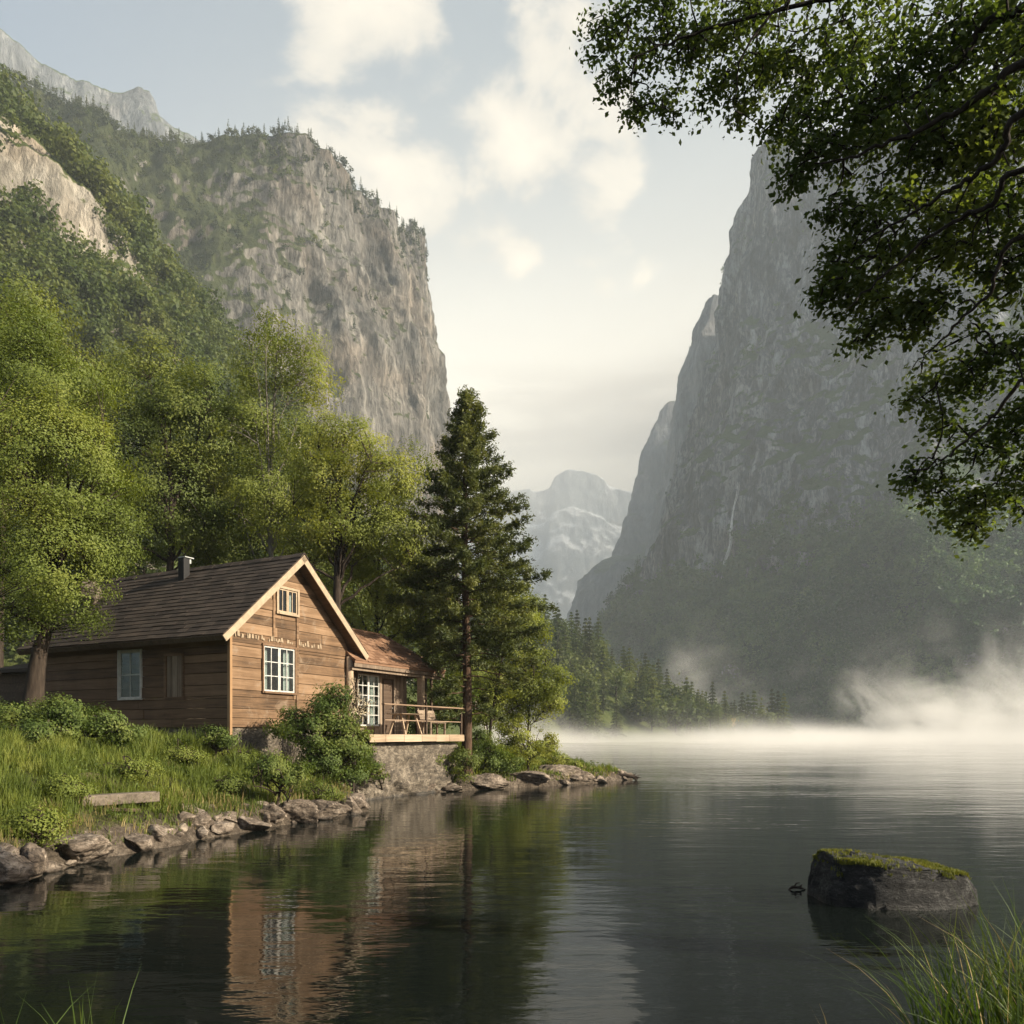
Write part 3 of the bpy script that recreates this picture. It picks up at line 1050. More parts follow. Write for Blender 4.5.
# wood at the foot of the right wall
pts = pick(R1, rng, 9000, lambda nz, v, P: sstep(P[..., 2] + 55 * noise_of(P, 120, 14) - 30 * sstep(P[..., 0], 150, 350), 185, 120) * ((nz > 0.25) | (P[..., 2] < 120)) * in_view(P, 380))
V, Fq = scatter(bl_far + cf_far[:2], pts, rng.uniform(.6, 1.6, len(pts)), rng)
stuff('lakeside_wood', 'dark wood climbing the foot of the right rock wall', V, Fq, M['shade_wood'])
pts = pick(R1, rng, 2600, lambda nz, v, P: (nz > 0.34) * (P[..., 2] > 130) * sstep(noise_of(P, 70, 18), -0.05, 0.25) * in_view(P, 380))
V, Fq = scatter(bl_far, pts, rng.uniform(.3, .8, len(pts)), rng)
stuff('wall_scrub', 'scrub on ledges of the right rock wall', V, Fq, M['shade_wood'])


# conifers on the point across the lake, each a tree
def conifer_mesh(rng, h, r, n, card, mats):
    A = Arr()
    A.add(*tube(np.array([(0, 0, -1.0), (0, 0, h * .5), (0, 0, h * .97)]), np.array([.22, .14, .02]), 5))
    nf = len(A.F[0])
    A.add(*far_conifer(rng, h, r, n, card))
    V, Fq = A.get()
    return mesh_np('lakeside_conifer', V, Fq, mats, midx=[0] * nf + [1] * (len(Fq) - nf))


cprot = [conifer_mesh(rng, 15, 3.3, 1300, .95, [M['bark'], M['far_dark']]) for _ in range(2)]
cprot += [conifer_mesh(rng, 14, 3.8, 1300, .95, [M['bark'], M['far_leaf']]) for _ in range(2)]
for _ in range(2):
    tr_ = hillside_tree(rng)
    tr_.name = tr_.data.name = 'lakeside_broadleaf'
    cprot.append(tr_)
hp = pick(HILL, rng, 900, lambda nz, v, P: (P[..., 2] > -0.2) * (v < 66) * (frame_px(P)[0] > 470))
sel = []
for p in hp:
    if p[2] < 0.1:
        continue
    if all((p[0] - q[0]) ** 2 + (p[1] - q[1]) ** 2 > 4.0 ** 2 for q in sel):
        sel.append(p)
    if len(sel) >= 175:
        break
for (q, D) in ((742, 330), (748, 333), (754, 331), (760, 335), (766, 333), (772, 336), (778, 334), (784, 337)):
    sel.append(np.array(((q - 512) / F * D, D, 0.2)))
for k, p in enumerate(sel):
    src = cprot[k % 6]
    o = src if k < 6 else src.copy()
    if k >= 6:
        COL.objects.link(o)
    o.location = [float(v) for v in p - (0, 0, .3)]
    o.rotation_euler = (0, 0, rng.uniform(0, 6.28))
    s = rng.uniform(.75, 1.35) if k < len(sel) - 8 else rng.uniform(1.3, 1.6)
    o.scale = (s * rng.uniform(.9, 1.15), s, s)
    tag(o, 'tall green tree in the wood on the point across the lake', 'tree', 'trees on the point across the lake')
g = far_broadleaf(rng, 9, 3.0, 400, .7)
o = mesh_np('lakeside_tree', *g, M['far_gold'])
o.location = (float((731 - 512) / F * 322), 322.0, 0.5)
tag(o, 'small golden yellow tree on the shore near the end of the wooded point', 'tree')


# waterfall on the right wall: a strip lying on the rock
def build_waterfall():
    px, py = frame_px(R1)
    path = [(735, 478), (732, 500), (728, 520), (727, 545), (721, 565), (716, 590)]
    pos = []
    nrm = grid_normals(R1)
    for q in smooth_path(np.array([(a, b, 0) for a, b in path], float), 26):
        d = (px - q[0]) ** 2 + (py - q[1]) ** 2
        cand = np.where(d.ravel() < 40)[0]
        i = cand[np.argmin(R1.reshape(-1, 3)[cand][:, 1])] if len(cand) else np.argmin(d)
        pos.append(R1.reshape(-1, 3)[i] + np.array((-2.0, -3.5, 1.0)))
    pos = np.array(pos)
    ker = np.ones(9) / 9
    pp = np.pad(pos, ((4, 4), (0, 0)), 'edge')
    pos = np.stack([np.convolve(pp[:, k], ker, 'valid') for k in range(3)], -1) + (0, -3.0, 1.0)
    P = smooth_path(pos[::4], 60)
    r = np.random.default_rng(6)
    A = Arr()
    for k in range(9):
        a = int(r.integers(0, 40)) if k > 2 else 0
        e = min(60, a + int(r.integers(12, 30))) if k > 2 else 60
        w = np.cumsum(r.normal(size=(e - a, 3)) * (.16, .08, .05), 0)
        w -= np.linspace(0, 1, e - a)[:, None] * w[-1] * .7
        rad = r.uniform(.14, .36) * np.sin(np.linspace(.15, 3.0, e - a)) ** .6 * r.uniform(.5, 1.3, e - a)
        A.add(*tube(P[a:e] + w + (r.normal() * .7, 0, 0), rad, 5))
    V, Fq = A.get()
    m = plain_mat('falling_water', (0.62, 0.63, 0.63), 0.5, 0.3, 0.1, 0.4, 0.3)
    tag(mesh_np('waterfall', V, Fq, m, smooth=True), 'thin white waterfall threading down the shaded right rock wall', 'waterfall')


build_waterfall()

# ------------------------------------------------------------------ cabin
M['wood_gable'] = wood_mat('warm_planks', (0.036, 0.022, 0.013), (0.140, 0.084, 0.046), (0.27, 0.175, 0.105), 'x', 1.0, bump=0.7, weather=(0.22, 0.165, 0.118))
M['wood_long'] = wood_mat('brown_planks', (0.045, 0.026, 0.016), (0.12, 0.072, 0.042), (0.21, 0.132, 0.08), 'y', 1.0)
M['wood_vert'] = wood_mat('grey_brown_boards', (0.07, 0.05, 0.035), (0.17, 0.125, 0.09), (0.30, 0.24, 0.18), 'z', 1.0)
M['wood_deck'] = wood_mat('pale_deck_board', (0.19, 0.135, 0.088), (0.32, 0.24, 0.165), (0.44, 0.345, 0.25), 'x', 1.0)
M['wood_dark'] = wood_mat('dark_timber', (0.03, 0.02, 0.014), (0.075, 0.05, 0.034), (0.14, 0.10, 0.07), 'x', 1.0)
M['trim'] = plain_mat('cream_board', (0.31, 0.24, 0.165), 0.7, 0.25, 0.3, 5)
M['white'] = plain_mat('white_window_paint', (0.42, 0.41, 0.385), 0.6, 0.3, 0.3, 8)
M['shingle'] = wood_mat('brown_shingles', (0.014, 0.010, 0.008), (0.036, 0.027, 0.021), (0.072, 0.055, 0.043), 'y', 1.4, 0.85, 0.6)
M['shingle_red'] = wood_mat('red_brown_shingles', (0.075, 0.040, 0.024), (0.16, 0.088, 0.052), (0.27, 0.165, 0.105), 'x', 1.4, 0.85, 0.6)
M['metal'] = plain_mat('dark_flue_metal', (0.018, 0.018, 0.019), 0.7, 0.2, 0.2, 6)
M['metal_pale'] = plain_mat('pale_cap_metal', (0.34, 0.35, 0.345), 0.4, 0.5, 0.15, 6)
M['curtain'] = plain_mat('pale_curtain', (0.55, 0.53, 0.48), 0.9, 0.1, 0.2, 9)
M['flake'] = plain_mat('flaked_cream_paint', (0.27, 0.205, 0.14), 0.8, 0.2, 0.35, 14)


def glass_mat():
    m, t, out = new_mat('window_glass')
    lw = t.new('ShaderNodeFresnel')
    lw.inputs[0].default_value = 1.5
    p = t.new('ShaderNodeTexCoord').outputs['Object']
    bp = t.new('ShaderNodeBump')
    bp.inputs['Strength'].default_value = 0.12
    bp.inputs['Distance'].default_value = 0.05
    t.put(bp.inputs['Height'], t.noise(p, 2.5, 2, 0.5))
    gl = t.new('ShaderNodeBsdfGlossy')
    gl.inputs['Roughness'].default_value = 0.03
    t.l.new(bp.outputs[0], gl.inputs['Normal'])
    tr = t.new('ShaderNodeBsdfTransparent')
    tr.inputs[0].default_value = (0.86, 0.92, 0.92, 1)
    mx = t.new('ShaderNodeMixShader')
    front = t.math('SUBTRACT', 1.0, t.new('ShaderNodeNewGeometry').outputs['Backfacing'])
    t.put(mx.inputs[0], t.math('MULTIPLY', t.math('ADD', lw.outputs[0], 0.03), front, clamp=True))
    t.l.new(tr.outputs[0], mx.inputs[1])
    t.l.new(gl.outputs[0], mx.inputs[2])
    t.l.new(mx.outputs[0], out.inputs[0])
    return m


M['glass'] = glass_mat()

C0 = np.array((-7.755, 22.0))
CAB_RZ = math.atan2(0.89, 0.456)
VX = np.array((math.cos(CAB_RZ), math.sin(CAB_RZ)))
UY = np.array((-VX[1], VX[0]))


def cab_xy(x, y):
    return C0 + VX * x + UY * y


def to_cab(X, Y):
    d = np.stack([X - C0[0], Y - C0[1]], -1)
    return d @ VX, d @ UY


rp = random.Random(4)


def planks(b, f, a_of, z0, z1, step, openings, depth=0.09, length=2.4):
    """horizontal boards; f(a, d, z) maps along-wall, depth, height; a_of(z) gives the extent at a height"""
    z = z0
    while z < z1 - 0.02:
        zz = min(z + step * rp.uniform(.85, 1.18), z1)
        for o_ in openings:
            for e_ in (o_[2], o_[3]):
                if z + .03 < e_ < zz + .06:
                    zz = e_
        l0, r0 = a_of(z)
        l1, r1 = a_of(zz)
        if r0 - l0 < 0.08:
            break
        cuts = [(l0, r0)]
        for (oa, ob, oz0, oz1) in openings:
            if zz > oz0 + .005 and z < oz1 - .005:
                nc = []
                for (p, q) in cuts:
                    if q <= oa or p >= ob:
                        nc.append((p, q))
                    else:
                        if oa - p > .03:
                            nc.append((p, oa))
                        if q - ob > .03:
                            nc.append((ob, q))
                cuts = nc
        for (p, q) in cuts:
            seg = [p]
            while q - seg[-1] > length * 1.3:
                seg.append(seg[-1] + length * rp.uniform(.6, 1.2))
            seg.append(q)
            for i in range(len(seg) - 1):
                u, w = seg[i], seg[i + 1] - (0.008 if i < len(seg) - 2 else 0)
                j = rp.uniform(-.010, .010)
                k = rp.uniform(-.006, .006)
                u1 = max(u, l1) if i == 0 and abs(u - l0) < 1e-6 else u
                w1 = min(w, r1) if i == len(seg) - 2 and abs(w - r0) < 1e-6 else w
                if w1 <= u1:
                    u1 = w1 = (u1 + w1) / 2
                g = 0.014
                b.hexa([f(u, j, z), f(w, j + k, z), f(w, j + depth, z), f(u, j + depth, z),
                        f(u1, j, zz - g), f(w1, j + k, zz - g), f(w1, j + depth, zz - g), f(u1, j + depth, zz - g)])
        z = zz


def fbox(b, f, a0, a1, d0, d1, z0, z1):
    b.hexa([f(a0, d0, z0), f(a1, d0, z0), f(a1, d1, z0), f(a0, d1, z0), f(a0, d0, z1), f(a1, d0, z1), f(a1, d1, z1), f(a0, d1, z1)])


def window(f, root, a0, a1, z0, z1, leaves=1, nx=2, nz=2, mat=None, case=0.06, curtain=True, label=None, casem=None):
    mat = mat or M['white']
    b = MB()
    c = case
    fbox(b, f, a0 - c, a0, -.055, .10, z0 - c, z1 + c)
    fbox(b, f, a1, a1 + c, -.055, .10, z0 - c, z1 + c)
    fbox(b, f, a0, a1, -.052, .10, z1, z1 + c)
    fbox(b, f, a0, a1, -.075, .10, z0 - c, z0)
    w = b.build('window', casem or mat, root, 0.006)
    if label:
        w['label'] = label
    lw = (a1 - a0) / leaves
    s = MB()
    for k in range(leaves):
        p, q = a0 + k * lw + .004, a0 + (k + 1) * lw - .004
        t = .045
        fbox(s, f, p, p + t, -.02, .035, z0 + .004, z1 - .004)
        fbox(s, f, q - t, q, -.02, .035, z0 + .004, z1 - .004)
        fbox(s, f, p + t, q - t, -.018, .033, z1 - t, z1 - .004)
        fbox(s, f, p + t, q - t, -.018, .033, z0 + .004, z0 + t)
        for i in range(1, nx):
            x = p + t + (q - p - 2 * t) * i / nx
            fbox(s, f, x - .013, x + .013, -.012, .028, z0 + t, z1 - t)
        for i in range(1, nz):
            z = z0 + t + (z1 - z0 - 2 * t) * i / nz
            fbox(s, f, p + t, q - t, -.009, .025, z - .013, z + .013)
    s.build('sash', mat, w)
    g = MB()
    fbox(g, f, a0 + .01, a1 - .01, .004, .010, z0 + .01, z1 - .01)
    g.build('pane', M['glass'], w)
    if curtain:
        cb = MB()
        n = 10
        for side in (0, 1):
            wd = (a1 - a0) * (.24 if side == 0 else .20)
            for i in range(n):
                u = (a0 + .02 + wd * i / n) if side == 0 else (a1 - .02 - wd * (i + 1) / n)
                d = .14 + .025 * (i % 2)
                fbox(cb, f, u, u + wd / n, d, d + .012, z0 + .05, z1 - .02)
        cb.build('curtain', M['curtain'], w)
    return w


def shingle_slope(b, P, s_len, a0, a1, rows_, wid, lim=None):
    """P(s, a, n): slope distance, along-ridge, normal offset"""
    st = s_len / rows_
    for r in range(rows_):
        s0, s1 = r * st, (r + 1) * st + .05
        lo, hi = (a0, a1) if lim is None else lim(s0 / s_len)
        a = lo - rp.uniform(0, wid)
        while a < hi:
            w = wid * rp.uniform(.75, 1.3)
            p, q = max(a, lo), min(a + w - .006, hi)
            if q - p > .02:
                e = rp.uniform(-.014, .014)
                h = .034 + rp.uniform(-.007, .007)
                s1c = min(s1, s_len)
                b.hexa([P(s0 + e, p, h - .026), P(s0 + e, q, h - .026), P(s1c, q, 0.001), P(s1c, p, 0.001),
                        P(s0 + e, p, h), P(s0 + e, q, h), P(s1c, q, .014), P(s1c, p, .014)])
            a += w


def build_cabin():
    root = thing('cabin', 'brown wooden cabin with steep shingled roof and sunlit plank gable on the bank', 'cabin', (*C0, 0), CAB_RZ)
    W, L = 5.03, 8.3
    ez, rz_, ov = 4.72, 7.45, 0.6
    half = W / 2 + ov
    sl_ = math.hypot(half, rz_ - ez)
    ca, sa = half / sl_, (rz_ - ez) / sl_
    fg = lambda a, d, z: (a, d, z)
    fl = lambda a, d, z: (d, a, z)
    fr = lambda a, d, z: (W - d, a, z)
    fb = lambda a, d, z: (a, L - d, z)
    th = .20

    def gable_ext(z):
        k = max(0.0, (z - ez + th) * half / (rz_ - ez) - ov)
        return (k, W - k)
    og = [(1.24, 2.52, 3.30, 4.62), (1.82, 2.64, 5.68, 6.38)]
    ol = [(3.6, 4.54, 3.12, 4.52), (1.86, 2.52, 3.12, 4.30)]
    b = MB()
    planks(b, fg, gable_ext, 2.25, 7.28, .285, og)
    wall_g = b.build('wall', M['wood_gable'], root, 0.006)
    wall_g['label'] = 'sunlit gable wall of warm horizontal planks'
    b = MB()
    planks(b, fl, lambda z: (0.095, L), 2.25, 5.06, .285, ol, length=3.2)
    b.build('wall', M['wood_long'], root, 0.006)
    b = MB()
    planks(b, fr, lambda z: (0.095, L), 2.25, 5.06, .285, [], length=3.2)
    b.build('wall', M['wood_long'], root)
    b = MB()
    planks(b, fb, gable_ext, 2.25, 7.28, .285, [])
    b.build('wall', M['wood_gable'], root)
    # inner lining keeps the rooms dark
    b = MB()
    b.box(.3, W - .3, .3, L - .3, 2.2, 2.25)
    b.box(.3, W - .3, .3, L - .3, 4.98, 5.02)
    b.box(.3, .33, 5.0, L - .3, 2.25, 4.98)
    b.box(W - .33, W - .3, .3, L - .3, 2.25, 4.98)
    b.box(.3, W - .3, 2.9, 2.94, 2.25, 4.98)
    b.build('floor', M['wood_dark'], root)
    # foundation
    b = MB()
    zz = 0.2
    for (x0, x1, y0, y1) in ((.06, W - .06, .06, .32), (.06, .32, .32, L - .06), (W - .32, W - .06, .32, L - .06), (.06, W - .06, L - .06, L + .2)):
        b.box(x0, x1, y0, y1, zz, 2.245)
    b.build('foundation', M['wall_stone'], root)
    # trim: corner boards, posts
    b = MB()
    b.box(-.05, .035, -.055, -.012, 2.0, 4.95)
    b.box(-.055, -.012, -.012, .05, 2.0, 4.95)
    cbd = b.build('corner_board', wood_mat('orange_corner_board', (0.19, 0.105, 0.055), (0.27, 0.165, 0.085), (0.36, 0.235, 0.135), 'z'), root, 0.006)
    b = MB()
    b.box(2.60, 2.70, -.035, -.011, 2.3, 5.62)
    b.box(1.62, 1.70, -.035, -.011, 4.95, 6.25)
    b.build('batten', M['wood_gable'], root, 0.004)
    b = MB()
    b.tube([(W + .02, -.10, 1.2), (W + .03, -.10, 3.4), (W + .01, -.10, 4.62)], [.13, .125, .12], 14)
    b.build('post', M['wood_deck'], root, smooth=True)
    # flaked band of old cream paint over the window
    b = MB()
    a = .06
    while a < 3.75:
        w = rp.uniform(.02, .10)
        if rp.random() < .80:
            zb = 4.74 + rp.uniform(0, .05)
            zt = zb + rp.uniform(.05, .17)
            k = rp.uniform(-.03, .03)
            d = -.0135
            b.hexa([(a, d - .006, zb), (a + w, d - .006, zb + k * .5), (a + w, d, zb + k * .5), (a, d, zb), (a + k, d - .006, zt), (a + w * .8 + k, d - .006, zt - k), (a + w * .8 + k, d, zt - k), (a + k, d, zt)])
        a += w + rp.uniform(.006, .05)
    b.build('paint_band', M['flake'], root)
    # roof
    y0, y1 = -.38, L + .35
    PL = lambda s, a, n: (-ov + s * ca - n * sa, a, ez + s * sa + n * ca)
    PR = lambda s, a, n: (W + ov - s * ca + n * sa, a, ez + s * sa + n * ca)
    b = MB()
    for P in (PL, PR):
        b.hexa([P(.02, y0, -.13), P(.02, y1, -.13), P(sl_ - .02, y1, -.13), P(sl_ - .02, y0, -.13), P(0.02, y0, -.004), P(0.02, y1, -.004), P(sl_, y1, -.004), P(sl_, y0, -.004)])
    roof = b.build('roof', M['wood_long'], root)
    b = MB()
    shingle_slope(b, PL, sl_, y0 - .03, y1 + .03, 19, .42)
    b.build('shingles', M['shingle'], roof)
    b = MB()
    shingle_slope(b, PR, sl_, y0 - .03, y1 + .03, 19, .42)
    b.build('shingles', M['shingle'], roof)
    b = MB()
    n = 22
    for i in range(n):
        p, q = y0 - .05 + (y1 - y0 + .1) * i / n, y0 - .05 + (y1 - y0 + .1) * (i + 1) / n - .01
        rr = rz_ + .055 + rp.uniform(-.008, .008)
        for sg in (-1, 1):
            x0 = W / 2
            x1 = W / 2 + sg * .17
            b.hexa([(x0, p, rr - .02), (x0, q, rr - .02), (x1, q, rr - .17), (x1, p, rr - .17), (x0, p, rr + .01), (x0, q, rr + .01), (x1, q, rr - .14), (x1, p, rr - .14)])
    b.build('ridge_cap', M['shingle'], roof)
    # barge boards along the gable
    for P in (PL, PR):
        b = MB()
        b.hexa([P(-.06, y0 - .04, -.20), P(-.06, y0 - .002, -.20), P(sl_ + (.0), y0 - .002, -.20), P(sl_, y0 - .04, -.20),
                P(-.06, y0 - .04, -.012), P(-.06, y0 - .002, -.012), P(sl_, y0 - .002, -.012), P(sl_, y0 - .04, -.012)])
        b.build('barge_board', M['trim'], root, 0.005)
        b = MB()
        b.hexa([P(-.045, y0, -.16), P(-.045, y1, -.16), P(-.003, y1, -.16), P(-.003, y0, -.16), P(-.045, y0, -.01), P(-.045, y1, -.01), P(-.003, y1, -.01), P(-.003, y0, -.01)])
        b.build('fascia', M['wood_dark'], root)
    # windows
    window(fg, root, *og[0], leaves=2, nx=2, nz=3, casem=M['wood_long'], label='white double casement window in the sunlit gable')
    window(fg, root, *og[1], leaves=2, nx=2, nz=1, case=.07, mat=M['trim'], label='small attic window with cream frame')
    window(fl, root, *ol[0], leaves=1, nx=2, nz=2, case=.05, curtain=False, label='white four light window in the shaded long wall')
    b = MB()
    a0, a1, z0, z1 = ol[1]
    fbox(b, fl, a0 - .08, a0, -.04, .09, z0 - .08, z1 + .08)
    fbox(b, fl, a1, a1 + .08, -.04, .09, z0 - .08, z1 + .08)
    fbox(b, fl, a0, a1, -.038, .09, z1, z1 + .08)
    fbox(b, fl, a0, a1, -.05, .09, z0 - .08, z0)
    sh = b.build('shutter', M['wood_long'], root, .005)
    sh['label'] = 'boarded up window of brown slats'
    b = MB()
    k = 6
    for i in range(k):
        fbox(b, fl, a0 + (a1 - a0) * i / k + .004, a0 + (a1 - a0) * (i + 1) / k - .008, .005 + .006 * (i % 2), .06, z0, z1)
    b.build('slats', M['wood_vert'], sh)
    # flue with pale cap
    s_ = sl_ * .86
    x, _, z = PL(s_, 0, 0)
    b = MB()
    b.box(x - .12, x + .12, 4.1, 4.36, z - .3, z + .66)
    ch = b.build('chimney', M['metal'], root, .01)
    b = MB()
    b.box(x - .10, x + .26, 4.06, 4.40, z + .662, z + .70)
    b.box(x + .125, x + .20, 4.12, 4.3, z + .50, z + .66)
    b.build('chimney_cap', M['metal_pale'], ch, .01)
    return root


build_cabin()


def icosphere(sub):
    import bmesh
    bm = bmesh.new()
    bmesh.ops.create_icosphere(bm, subdivisions=sub, radius=1)
    V = np.array([v.co[:] for v in bm.verts])
    Fq = np.array([[v.index for v in f.verts] for f in bm.faces])
    bm.free()
    return V, Fq


ICO = {k: icosphere(k) for k in (3, 4, 5)}


def rock_arr(seed, size, sub=4, cuts=9, rough=0.16, layered=0.0):
    r = np.random.default_rng(seed)
    V, Fq = ICO[sub]
    V = V.copy()
    for _ in range(cuts):
        n = unit(r.normal(size=3))
        d = r.uniform(.45, .85)
        over = np.maximum(V @ n - d, 0)
        V -= over[:, None] * n * .92
    off = r.uniform(0, 50, 3)
    d = rough * (fbm(V * 1.6 + off, 5, seed, .55) + .35 * fbm(V * 4 + off, 4, seed + 3, .6, True))
    if layered:
        t = (V @ unit(np.array((.25, .1, 1.0)))) * layered + .5 * fbm(V * 1.2 + off, 2, seed + 9)
        d += .05 * (np.abs((t % 1) - .5) * 2 - .5)
    V = V * (1 + d[:, None])
    return V * np.array(size), Fq


def rock(name, label, cat, loc, size, rz, seed, mat, group=None, **kw):
    V, Fq = rock_arr(seed, size, **kw)
    o = mesh_np(name, V, Fq, mat, smooth=True)
    o.location = [float(v) for v in loc]
    o.rotation_euler = (0, 0, rz)
    return tag(o, label, cat, group)


def build_roof_rubble():
    # lump of old stone chimney at the far end of the roof
    A = Arr()
    r = np.random.default_rng(8)
    V, Fq = rock_arr(301, (.42, .5, .5), 4, 8, .2)
    xy = cab_xy(1.35, 7.75)
    o = mesh_np('stone_chimney', V, Fq, M['stone'], smooth=True)
    o.location = (float(xy[0]), float(xy[1]), 6.75)
    tag(o, 'ruined grey stone chimney stub at the tree end of the cabin roof', 'chimney')


build_roof_rubble()


def build_annex():
    root = thing('porch_annex', 'low porch annex with red-brown hipped roof joined to the cabin', 'annex', (*C0, 0), CAB_RZ)
    x0, x1 = 5.08, 9.0
    ez, rz_ = 4.48, 5.78
    ya, yb, yr = -.40, 2.9, 1.25
    xa, xr, xe = 4.95, 8.6, 10.5
    fw = lambda a, d, z: (a, .35 + d, z)
    # vertical boards, with a door and a lattice window
    b = MB()
    ops = [(6.0, 7.25, 2.35, 4.15), (7.55, 8.12, 2.05, 4.08)]
    a = x0
    while a < x1:
        w = rp.uniform(.11, .19)
        q = min(a + w, x1)
        zs = [(2.05, 4.42)]
        for (oa, ob, z0, z1) in ops:
            if q > oa + .01 and a < ob - .01:
                zs = [(u, v) for (u, v) in ((2.05, z0 - .002), (z1 + .002, 4.42)) if v - u > .05]
        j = rp.uniform(-.012, .012)
        for (u, v) in zs:
            fbox(b, fw, a, q - .008, j, j + .06, u, v)
        a += w
    b.build('wall', M['wood_vert'], root, .004)
    b = MB()
    b.box(x1 - .02, x1 + .04, .42, 2.6, 2.05, 4.42)
    b.box(x0, x1, 2.6, 2.66, 2.05, 4.42)
    b.box(x0, 10.2, .42, 2.6, 1.9, 1.98)
    b.build('wall', M['wood_vert'], root)
    window(fw, root, *ops[0], leaves=2, nx=2, nz=5, case=.04, casem=M['wood_vert'], label='tall white lattice window of the annex')
    b = MB()
    fbox(b, fw, 7.57, 8.10, .03, .07, 2.06, 4.06)
    d = b.build('door', M['wood_dark'], root, .005)
    b = MB()
    b.tube([(8.03, .34, 3.02), (8.03, .30, 3.02), (7.96, .30, 3.02)], [.012, .012, .012], 8)
    b.build('handle', M['metal_pale'], d)
    # posts
    for (x, y, r_, m) in ((9.13, -.2, .11, 'wood_deck'), (9.75, -.25, .045, 'wood_dark'), (10.2, .3, .05, 'wood_dark'), (10.2, 2.5, .06, 'wood_dark')):
        b = MB()
        b.box(x - r_, x + r_, y - r_, y + r_, 1.6, 4.40)
        b.build('post', M[m], root, .012)
    # roof
    sl_ = math.hypot(yr - ya, rz_ - ez)
    cy_, sy_ = (yr - ya) / sl_, (rz_ - ez) / sl_
    PF = lambda s, a, n: (a, ya + s * cy_ - n * sy_, ez + s * sy_ + n * cy_)
    PB = lambda s, a, n: (a, yb - s * cy_ + n * sy_, ez + s * sy_ + n * cy_)
    b = MB()
    T = .07
    for (p, q, y_) in ((ya, yr, 0), (yb, yr, 1)):
        b.hexa([(xa, p, ez - T), (xe, p, ez - T), (xr, q, rz_ - T), (xa, q, rz_ - T), (xa, p, ez - .004), (xe, p, ez - .004), (xr, q, rz_ - .004), (xa, q, rz_ - .004)])
    b.add([(xe, ya, ez), (xe, yb, ez), (xr, yr, rz_), (xe, ya, ez - T), (xe, yb, ez - T), (xr, yr, rz_ - T)], [(0, 1, 2), (5, 4, 3), (0, 3, 4, 1)])
    roof = b.build('roof', M['shingle_red'], root)
    b = MB()
    shingle_slope(b, PF, sl_, xa, xe, 11, .3, lambda t: (xa, xe - (xe - xr) * t))
    shingle_slope(b, PB, sl_, xa, xe, 11, .3, lambda t: (xa, xe - (xe - xr) * t))
    se = math.hypot(xe - xr, rz_ - ez)
    ce, s2 = (xe - xr) / se, (rz_ - ez) / se
    PE = lambda s, a, n: (xe - s * ce + n * s2, a, ez + s * s2 + n * ce)
    shingle_slope(b, PE, se, ya, yb, 11, .3, lambda t: (ya + (yr - ya) * t, yb - (yb - yr) * t))
    b.build('shingles', M['shingle_red'], roof)
    b = MB()
    b.tube([(xa, yr, rz_ + .02), (xr, yr, rz_ + .02)], [.07, .07], 8)
    b.tube([(xr, yr, rz_ + .02), (xe, ya, ez + .03)], [.07, .06], 8)
    b.tube([(xr, yr, rz_ + .02), (xe, yb, ez + .03)], [.07, .06], 8)
    b.build('ridge_cap', M['shingle_red'], roof)
    b = MB()
    b.box(xa, xe, ya + .02, ya + .06, ez - .20, ez - .072)
    b.box(xa, xe - .05, ya + .12, ya + .22, ez - .30, ez - .21)
    b.box(xe - .06, xe - .02, ya + .06, yb - .06, ez - .20, ez - .072)
    b.build('fascia', M['wood_vert'], root, .005)


build_annex()


